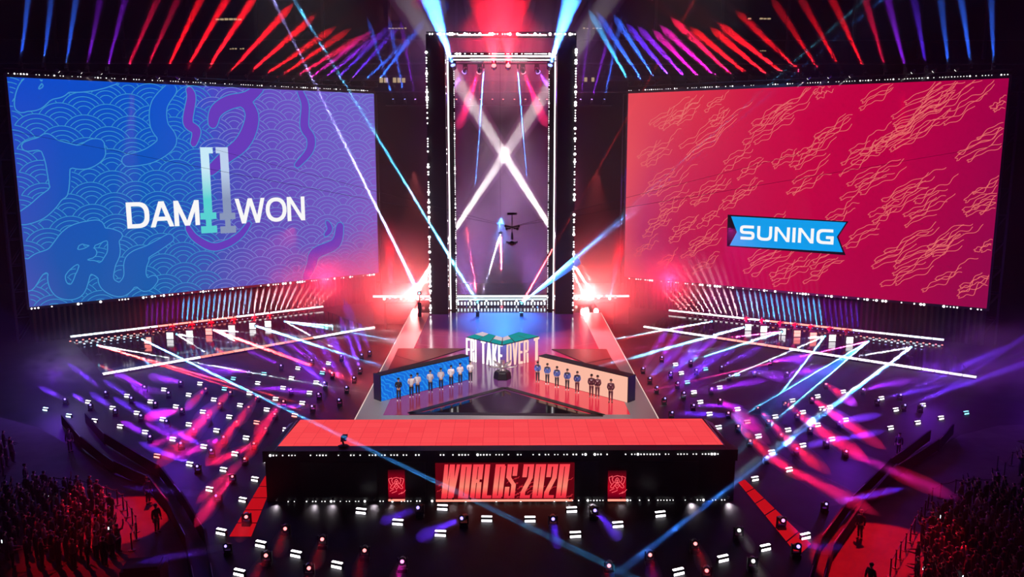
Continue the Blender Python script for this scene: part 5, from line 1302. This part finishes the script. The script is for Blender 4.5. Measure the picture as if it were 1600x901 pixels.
reds = {(int(x), int(y)) for x, y in ((1201 * .334, 600 + 178 * .334), (1380 * .334, 600 + 143 * .334), (737 * .334, 600 + 334 * .334), (1000 + 605 * s1, 338 + 775 * s1), (1166.8, 659.6), (1167, 671))}
seen = {'blue': 0, 'red': 0, 'front': 0}
LAMPS = [at_z(r_[0], r_[1] + 4, 0) for sd in field_lamps.values() for r_ in sd] + [at_z(r_[0], r_[1] + 7, 0) for r_ in front]
for px, py in sorted(spots_, key=lambda q: q[1]):
    side = 'front' if py > 785 and 330 < px < 1270 else ('blue' if px < 790 else 'red')
    p = at_z(px, py + 3, 0)
    for a in LAMPS:      # keep clear of the lamps beside them
        d = p - a
        if d.length < .62: p = a + d.normalized() * .62
    seen[side] += 1
    yaw = R(-22) if px < 560 else (R(22) if px > 1040 else R(-14 + 28 * (px - 560) / 480))
    key = 'strobe'
    if any(abs(px - a) < 3 and abs(py - b_) < 3 for a, b_ in reds): key = 'strobe_r'
    elif px < 125 and py > 630: key = 'strobe_b'
    elif py < 610 and random.random() < .4 or px > 1480: key = 'strobe_c'
    cname = {'strobe': 'white', 'strobe_r': 'red', 'strobe_c': 'cyan', 'strobe_b': 'pale blue'}[key]
    where = {'blue': "on the blue screen's side of the floor", 'red': "on the red screen's side of the floor", 'front': 'on the dark floor in front of the stage'}[side]
    r = thing('strobe_panel', '%s %s strobe panel from the back %s' % (nth(seen[side]), cname, where), 'strobe light', p, -yaw if False else yaw, 'strobe panels on the floor')
    k = .95 if side == 'front' else .78
    o = add('housing', strobe_body, r); o2 = add('lens', strobe_lens[key], r)
    for q in (o, o2): q.scale = (k, k, k)

# ================================================================ flying camera and deck camera
fc_ = at_y(800, 357, 60)
sc_ = thing('cable_camera', 'black cable camera rig hanging on wires before the gate', 'camera', fc_)
k = 60 / FPX
def z_of(py): return (357 - py) * 60 / FPX * .99
part('top_bar', MB().box((-.35, -.1, z_of(334) - .06), (.35, .1, z_of(334) + .10)), M['black'], sc_)
part('mast', MB().bar((0, 0, z_of(376)), (0, 0, z_of(334)), .06).lathe([(z_of(374), .09), (z_of(366), .07), (z_of(363), .05)], 10), M['black'], sc_)
for s in (-1, 1):
    part('pulley_arm', MB().bar((0, 0, z_of(355)), (.5 * s, 0, z_of(353)), .08).bar((.1 * s, .1, z_of(357)), (.45 * s, .3, z_of(357.5)), .09).ball((.48 * s, 0, z_of(353)), .1, 8, 6).ball((.4 * s, .25, z_of(358)), .1, 8, 6), M['black'], sc_)
part('camera_head', MB().ball((0, 0, z_of(380)), (.2, .22, .17), 12, 8).tube([(0, -.15, z_of(381)), (0, -.4, z_of(381.5))], .1, 10).bar((-.42, 0, z_of(379)), (.42, 0, z_of(379)), .09).bar((-.4, 0, z_of(377)), (-.2, 0, z_of(382)), .08).bar((.4, 0, z_of(377)), (.2, 0, z_of(382)), .08), M['black'], sc_)
part('lens', MB().tube([(0, -.4, z_of(381.5)), (0, -.42, z_of(381.5))], .08, 10), M['chrome'], sc_)
for i, (ex, ey, yy) in enumerate(((-60, 190, 75), (1660, 210, 75), (330, 232, 90), (1250, 240, 90))):
    part('cable', MB().tube([(0, 0, z_of(354)), at_y(ex, ey, yy) - fc_], .012, 4), M['black'], sc_)
dp = at_z(537, 697, SZ) + V((0, 0, .006))
dc = thing('robot_camera', 'black remote camera head standing on the front edge of the red deck', 'camera', dp)
part('base', MB().lathe([(0, .3), (.06, .3), (.1, .12)], 12).bar((-.35, 0, .03), (.35, 0, .03), .1, .06), M['black'], dc)
part('column', MB().bar((0, 0, .08), (-.05, 0, .38), .1), M['black'], dc)
part('arm', MB().bar((-.15, 0, .3), (-.12, 0, .62), .07).bar((-.12, 0, .6), (.1, 0, .68), .07), M['black'], dc)
part('camera_body', MB().box((-.14, -.1, .42), (.16, .16, .66)).box((-.05, -.2, .62), (.26, .12, .76)), M['black'], dc)
part('lens', MB().tube([(.1, -.1, .55), (.16, -.3, .52)], [.08, .1], 10), M['black'], dc)

# ================================================================ audience corners
def poly_floor(pts, z, m, lab, cat, nm):
    q = [(p.x, p.y) for p in (at_z(x, y, 0) for x, y in pts)]
    area = sum(q[i][0] * q[(i + 1) % len(q)][1] - q[(i + 1) % len(q)][0] * q[i][1] for i in range(len(q)))
    o = part(nm, MB().prism(q if area > 0 else q[::-1], 0, z), m); o['kind'] = 'structure'; return o
poly_floor([(-260, 640), (0, 652), (60, 668), (150, 720), (225, 760), (262, 800), (290, 860), (300, 930), (-260, 930)], .03, M['walk'], '', '', 'floor_walkway_left')
poly_floor([(1860, 650), (1560, 665), (1500, 680), (1400, 745), (1350, 800), (1300, 880), (1280, 930), (1860, 930)], .03, M['walk'], '', '', 'floor_walkway_right')
# crowd people: one mesh each, cloth by height
def crowd_mesh(pose, cm, name):
    me = body_mesh(pose, [M['skin'], cm, M['dark_cloth'], M['hair']], 0)
    for p_ in me.polygons:
        c = p_.center
        p_.material_index = 3 if (c.z > 1.68 or (c.z > 1.56 and c.y > .02)) else (0 if c.z > 1.5 and abs(c.x) < .14 else (1 if c.z > .9 and abs(c.x) < .31 and c.z < 1.6 else (2 if c.z <= .9 and abs(c.x) < .2 else 0)))
    bm = bmesh.new(); bm.from_mesh(me)
    for v in bm.verts:     # clothes and hair add some bulk
        if .1 < v.co.z < 1.46: v.co.x *= 1.18; v.co.y *= 1.25
        if v.co.z > 1.62: v.co.x *= 1.1; v.co.y *= 1.12
    bm.to_mesh(me); bm.free()
    return me
CM = []
for pose in ('down', 'front', 'raised', 'lap'):
    for cm in ('dark_cloth', 'grey_cloth', 'pale_cloth', 'dark_cloth'): CM.append((pose, cm, crowd_mesh(pose, M[cm], 'person')))
wt = [6 if c[1] == 'dark_cloth' else (3 if c[1] == 'grey_cloth' else 1.2) for c in CM]
def inside(px, py, poly):
    r = False; j = len(poly) - 1
    for i in range(len(poly)):
        if (poly[i][1] > py) != (poly[j][1] > py) and px < (poly[j][0] - poly[i][0]) * (py - poly[i][1]) / (poly[j][1] - poly[i][1]) + poly[i][0]: r = not r
        j = i
    return r
glow_stick = MB().tube([(.25, -.22, 1.86), (.3, -.3, 2.25)], .022, 6).mesh('light_stick', M['pale_cloth'])
phone_me = MB().box((-.04, -.33, 1.28), (.04, -.31, 1.44)).mesh('phone', M['phone'])
def crowd(poly, group, label, face, dens, rs):
    rr = random.Random(rs); n_ = 0
    pw = [at_z(x, y, 0) for x, y in poly]
    x0, x1, y0, y1 = min(p.x for p in pw), max(p.x for p in pw), min(p.y for p in pw), max(p.y for p in pw)
    wp = [(p.x, p.y) for p in pw]
    y = y0
    while y < y1:
        x = x0
        while x < x1:
            X, Y = x + rr.uniform(-.09, .09), y + rr.uniform(-.09, .09)
            if inside(X, Y, wp) and rr.random() < .95 and all((X - a) ** 2 + (Y - b_) ** 2 > .3 for a, b_ in POSTS):
                pose, cm, me = rr.choices(CM, wt)[0]
                o = add('person', me, None, (X, Y, .03), (0, 0, face + rr.uniform(-.35, .35)))
                s = rr.uniform(.9, 1.02); o.scale = (s, s, s)
                tag(o, label, 'person', group); n_ += 1
                if pose == 'raised' and rr.random() < .5: add('light_stick', glow_stick, o)
                elif pose == 'front' and rr.random() < .14: add('phone', phone_me, o)
            x += dens
        y += dens * 1.05
    return n_
PL = [(-40, 800), (30, 778), (70, 764), (150, 778), (170, 790), (178, 812), (176, 835), (198, 862), (190, 884), (-40, 900)]
PR = [(1640, 780), (1560, 772), (1510, 782), (1475, 800), (1440, 838), (1436, 870), (1425, 905), (1440, 950), (1640, 960)]
# posts with ropes
post_me = MB().lathe([(0, .2), (.03, .2), (.05, .04), (.95, .035), (.98, .06), (1.02, .05)], 10).mesh('post', M['black'])
POSTS = []
def ropes(pts, side, lab):
    q = [at_z(x, y, .03) for x, y in pts]
    for i, p in enumerate(q):
        POSTS.append((p.x, p.y))
        r = thing('barrier_post', '%s black barrier post from the nearest end around the %s side crowd' % (nth(i + 1), side), 'barrier', p, 0, 'barrier posts on the %s side' % side)
        add('post', post_me, r)
        if i + 1 < len(q):
            d = q[i + 1] - p
            e = d * (.09 / d.length)
            part('belt', MB().tube([V((0, 0, .93)) + e * .3, V((0, 0, .88)) + d * .5, V((0, 0, .93)) + d - e], .025, 5), M['black'], r)
s6 = 260 / 898
ropes([(713 * s6, 640 + 757 * s6), (738 * s6, 640 + 700 * s6), (738 * s6, 640 + 657 * s6), (717 * s6, 640 + 617 * s6), (690 * s6, 640 + 577 * s6), (667 * s6, 640 + 540 * s6), (636 * s6, 640 + 512 * s6), (578 * s6, 640 + 492 * s6), (513 * s6, 640 + 470 * s6), (440 * s6, 640 + 455 * s6), (370 * s6, 640 + 445 * s6), (300 * s6, 640 + 440 * s6), (230 * s6, 640 + 442 * s6), (130 * s6, 640 + 470 * s6), (35 * s6, 640 + 510 * s6)], 'blue', '')
ropes([(1340 + x * s6, 640 + y * s6) for x, y in ((175, 900), (203, 850), (228, 803), (257, 758), (283, 712), (305, 665), (338, 612), (362, 575), (378, 535), (400, 502), (445, 475), (525, 455), (617, 445), (730, 450), (800, 475), (870, 510))], 'red', '')
ropes([(1340 + x * s6, 640 + y * s6) for x, y in ((752, 325), (790, 360), (830, 300), (900, 270))], 'far red', '')
N1 = crowd(PL, 'audience in the corner on the blue side', 'dark-clothed spectator standing in the packed audience corner on the blue side', R(140), .80, 5)
N2 = crowd(PR, 'audience in the corner on the red side', 'dark-clothed spectator standing in the packed audience corner on the red side', R(-140), .80, 6)
N3 = crowd([(-30, 700), (22, 704), (34, 722), (10, 745), (-30, 745)], 'far audience on the blue side', 'spectator in the small dark crowd farther back beyond the blue side railing', R(140), .84, 8)
N4 = crowd([(1640, 700), (1600, 712), (1588, 735), (1600, 760), (1640, 760)], 'far audience on the red side', 'spectator in the small dark crowd farther back beyond the red side railing', R(-140), .84, 9)
print('crowd', N1, N2, N3, N4)
# black pit walls between field and walkway
def pit_wall(pts, lab):
    q = [at_z(x, y, 0) for x, y in pts]
    r = thing('pit_barrier', lab, 'barrier', q[0], 0, 'pit walls beside the walkways')
    a, b_ = MB(), MB()
    for i in range(len(q) - 1):
        a.bar(q[i] - q[0] + V((0, 0, .55)), q[i + 1] - q[0] + V((0, 0, .4)), .12, .8); b_.bar(q[i] - q[0] + V((0, 0, .83)), q[i + 1] - q[0] + V((0, 0, .83)), .035, .035)
        n_ = max(2, int((q[i + 1] - q[i]).length / 1.5))
        for k in range(n_): 
            m_ = q[i].lerp(q[i + 1], k / n_) - q[0]; b_.bar(m_, m_ + V((0, 0, .82)), .04)
    part('panel', a, M['black2'], r); part('rail', b_, M['rail'], r)
pit_wall([(98, 665), (128, 700), (180, 740), (232, 762), (262, 800), (292, 860), (305, 930)], 'curved black pit wall between the floor lamps and the blue side walkway, inner one')
pit_wall([(135, 662), (165, 695), (250, 745), (285, 790), (322, 850), (335, 930)], 'curved black pit wall nearest the floor lamps on the blue side')
pit_wall([(1488, 680), (1465, 705), (1400, 745), (1350, 800), (1300, 872), (1285, 930)], 'curved black pit wall between the floor lamps and the red side walkway, inner one')
pit_wall([(1452, 690), (1390, 735), (1330, 795), (1282, 860), (1262, 930)], 'curved black pit wall nearest the floor lamps on the red side')
# guards on the walkways
for px, py, rz, lab in ((246, 832, 60, 'person in black standing guard on the walkway by the red light pool'), (232, 787, 70, 'person in black standing close behind the pit wall on the blue side'), (42, 764, 100, 'person in black standing at the back of the blue side audience'), (110, 706, 60, 'person in black standing far back by the blue side pit wall'),
                      (1358, 931, -60, 'person in dark jacket on the red lit walkway, only head and shoulders showing'), (1403, 712, -60, 'person in black by the bend of the red side pit wall'), (1343, 842, -60, 'person in black beside the near end of the red side pit wall')):
    person(at_z(px, py, .03), R(rz), 1.78, PD, TD_K, LG_K, SHK, lab, 'guards on the walkways')
# ledge and flight case at the bottom corner
a, c = at_z(-60, 915, 1.0), at_z(198, 915, 1.0)
lg = thing('railing_ledge', 'dark ledge with a grey rail below the blue side audience', 'barrier', ((a.x + c.x) / 2, a.y, 0))
hw = (c.x - a.x) / 2
part('panel', MB().box((-hw, -.1, 0), (hw, .1, 1.0)), M['black2'], lg); part('rail', MB().box((-hw, -.18, 1.0), (hw, .22, 1.12)), M['rail'], lg)
cs = at_z(228, 925, 0)
case = thing('flight_case', 'black covered equipment case beside the ledge in the corner', 'case', cs, R(8))
part('body', MB().box((-.95, -.7, .12), (.95, .7, 1.5)).box((-.8, -.55, 1.5), (.8, .55, 1.62)), M['black2'], case)
for x in (-.75, .75):
    for y in (-.5, .5): part('caster', MB().lathe([(0, .07), (.12, .07)], 8, (x, y, 0)), M['fixture'], case)
# red pools of light on the walkways
bare_spot((-26, 60, 26), at_z(180, 812, 0), RED, 2600, R(6.2), .12); bare_spot((28, 58, 26), at_z(1392, 875, 0), RED, 3400, R(7.5), .12)
bare_spot((-40, 62, 30), at_z(110, 835, 1), RED, 1300, R(5), .8); bare_spot((40, 60, 30), at_z(1475, 870, 1), RED, 700, R(5), .8)
bare_spot((-20, 60, 40), at_z(120, 720, 0), (.5, .15, .6), 90, R(25), .8); bare_spot((20, 60, 40), at_z(1480, 740, 0), (.5, .12, .45), 110, R(26), .8)  # dim purple fill spots added over walkways and audience

# ================================================================ haze and added fill lights for the stage
def fill_light(loc, col, E_, rad=.4):  # bare point lamp without a fixture, added as fill
    l = bpy.data.lights.new('fill_light', 'POINT'); l.color = col; l.energy = E_; l.shadow_soft_size = rad
    o = bpy.data.objects.new('fill_light', l); COL.objects.link(o); o.location = loc; return o
bare_spot((-8, 22, 34), (-3.5, 62, 4), (1, .93, .96), 1900, R(12), .7, .3); bare_spot((8, 22, 34), (5, 62, 4), (1, .78, .80), 1700, R(12), .7, .3)  # unseen key spots added from the front to brighten the players
bare_spot((-9, 86, 20), (-7, 78, 3), (1, .16, .16), 1800, R(22), .8); bare_spot((10, 86, 20), (9, 78, 3), (1, .1, .12), 1800, R(22), .8)  # red spots added in mid-air to colour the runway sides
bare_spot((0, 101, 14), (0, 90, 3), (.05, .3, 1), 6000, R(20), .8)  # blue spot added in mid-air to tint the floor before the fringe
def cloud(name, label, loc, r, dens, noise=None, soft=True):
    o = part(name, MB().ball((0, 0, 0), 1, 24, 14), haze_mat(name + '_mat', dens, 0, noise=noise, soft=soft)); o.location = loc; o.scale = r
    tag(o, label, 'haze', None, 'stuff'); return o
cloud('haze', 'pale drifting haze inside and behind the light gate', (0, 104, 15), (13, 8, 18), .035, 2.2)
cloud('haze', 'red glowing haze round the lamp tower on the blue screen side', (-14, 99, 6), (11, 7, 9), .10)
cloud('haze', 'red glowing haze round the lamp tower on the red screen side', (14, 99, 6), (11, 7, 9), .10)
cloud('haze', 'red glowing haze above the gate head', (0, 98, 33), (18, 7, 9), .05)
cloud('haze', 'violet mist lying over the floor lamps on the blue side', (-31, 74, 2.5), (25, 20, 5), .02, 2.5)
cloud('haze', 'violet mist lying over the floor lamps on the red side', (32, 72, 2.5), (25, 20, 5), .02, 2.5)
cloud('haze', 'red haze at the gate end of the drape under the blue screen', (-23, 104, 5), (8, 6, 6), .10); fill_light((-22, 101.5, 6), (1, .02, .06), 2600)  # point lamp added to redden this haze
cloud('haze', 'red haze at the gate end of the drape under the red screen', (22, 103, 5), (8, 6, 6), .10); fill_light((21, 101, 6), (1, .02, .08), 2600)  # same added red point lamp on the other side
p = at_z(104, 584, 1.0); cloud('smoke', 'pale violet smoke puff at the end of the light strip on the blue side', p + V((0, 0, .8)), (4.6, 3, 2.0), .35, 2.5); fill_light(p + V((2, -3, 3)), (.7, .6, 1), 350)  # point lamp added to light up the puff
p = at_z(1560, 590, 1.0); cloud('smoke', 'violet smoke bank beyond the light strip on the red side', p + V((0, 0, 2)), (9, 6, 5), .2, 2.0)
for x, y in ((-26, 70), (-38, 68), (-20, 84), (-24, 58)): fill_light((x, y, 3), (.20, .03, 1), 900)  # violet point lamps added in mid-air to light mist and floor
for x, y in ((26, 70), (38, 70), (20, 84), (26, 58), (48, 68)): fill_light((x, y, 3), (.25, .03, 1), 900)  # matching added violet point lamps, no fixtures
bare_spot((-5, 104.5, 1), (-3, 104.5, 20), (.5, .22, 1), 1100, R(30), .9); bare_spot((5, 104.5, 1), (3, 104.5, 20), (.5, .22, 1), 1100, R(30), .9)  # violet spots added behind the gate to colour its haze
bare_spot((0, 104.5, 46), (0, 104, 20), (1, .88, .78), 2600, R(14), .9)  # white spot added overhead to brighten the gate haze
bare_spot((0, 97, 42), (0, 97, 30), (1, .01, .04), 1000, R(42), .9)  # red spot added overhead to redden the haze above the gate
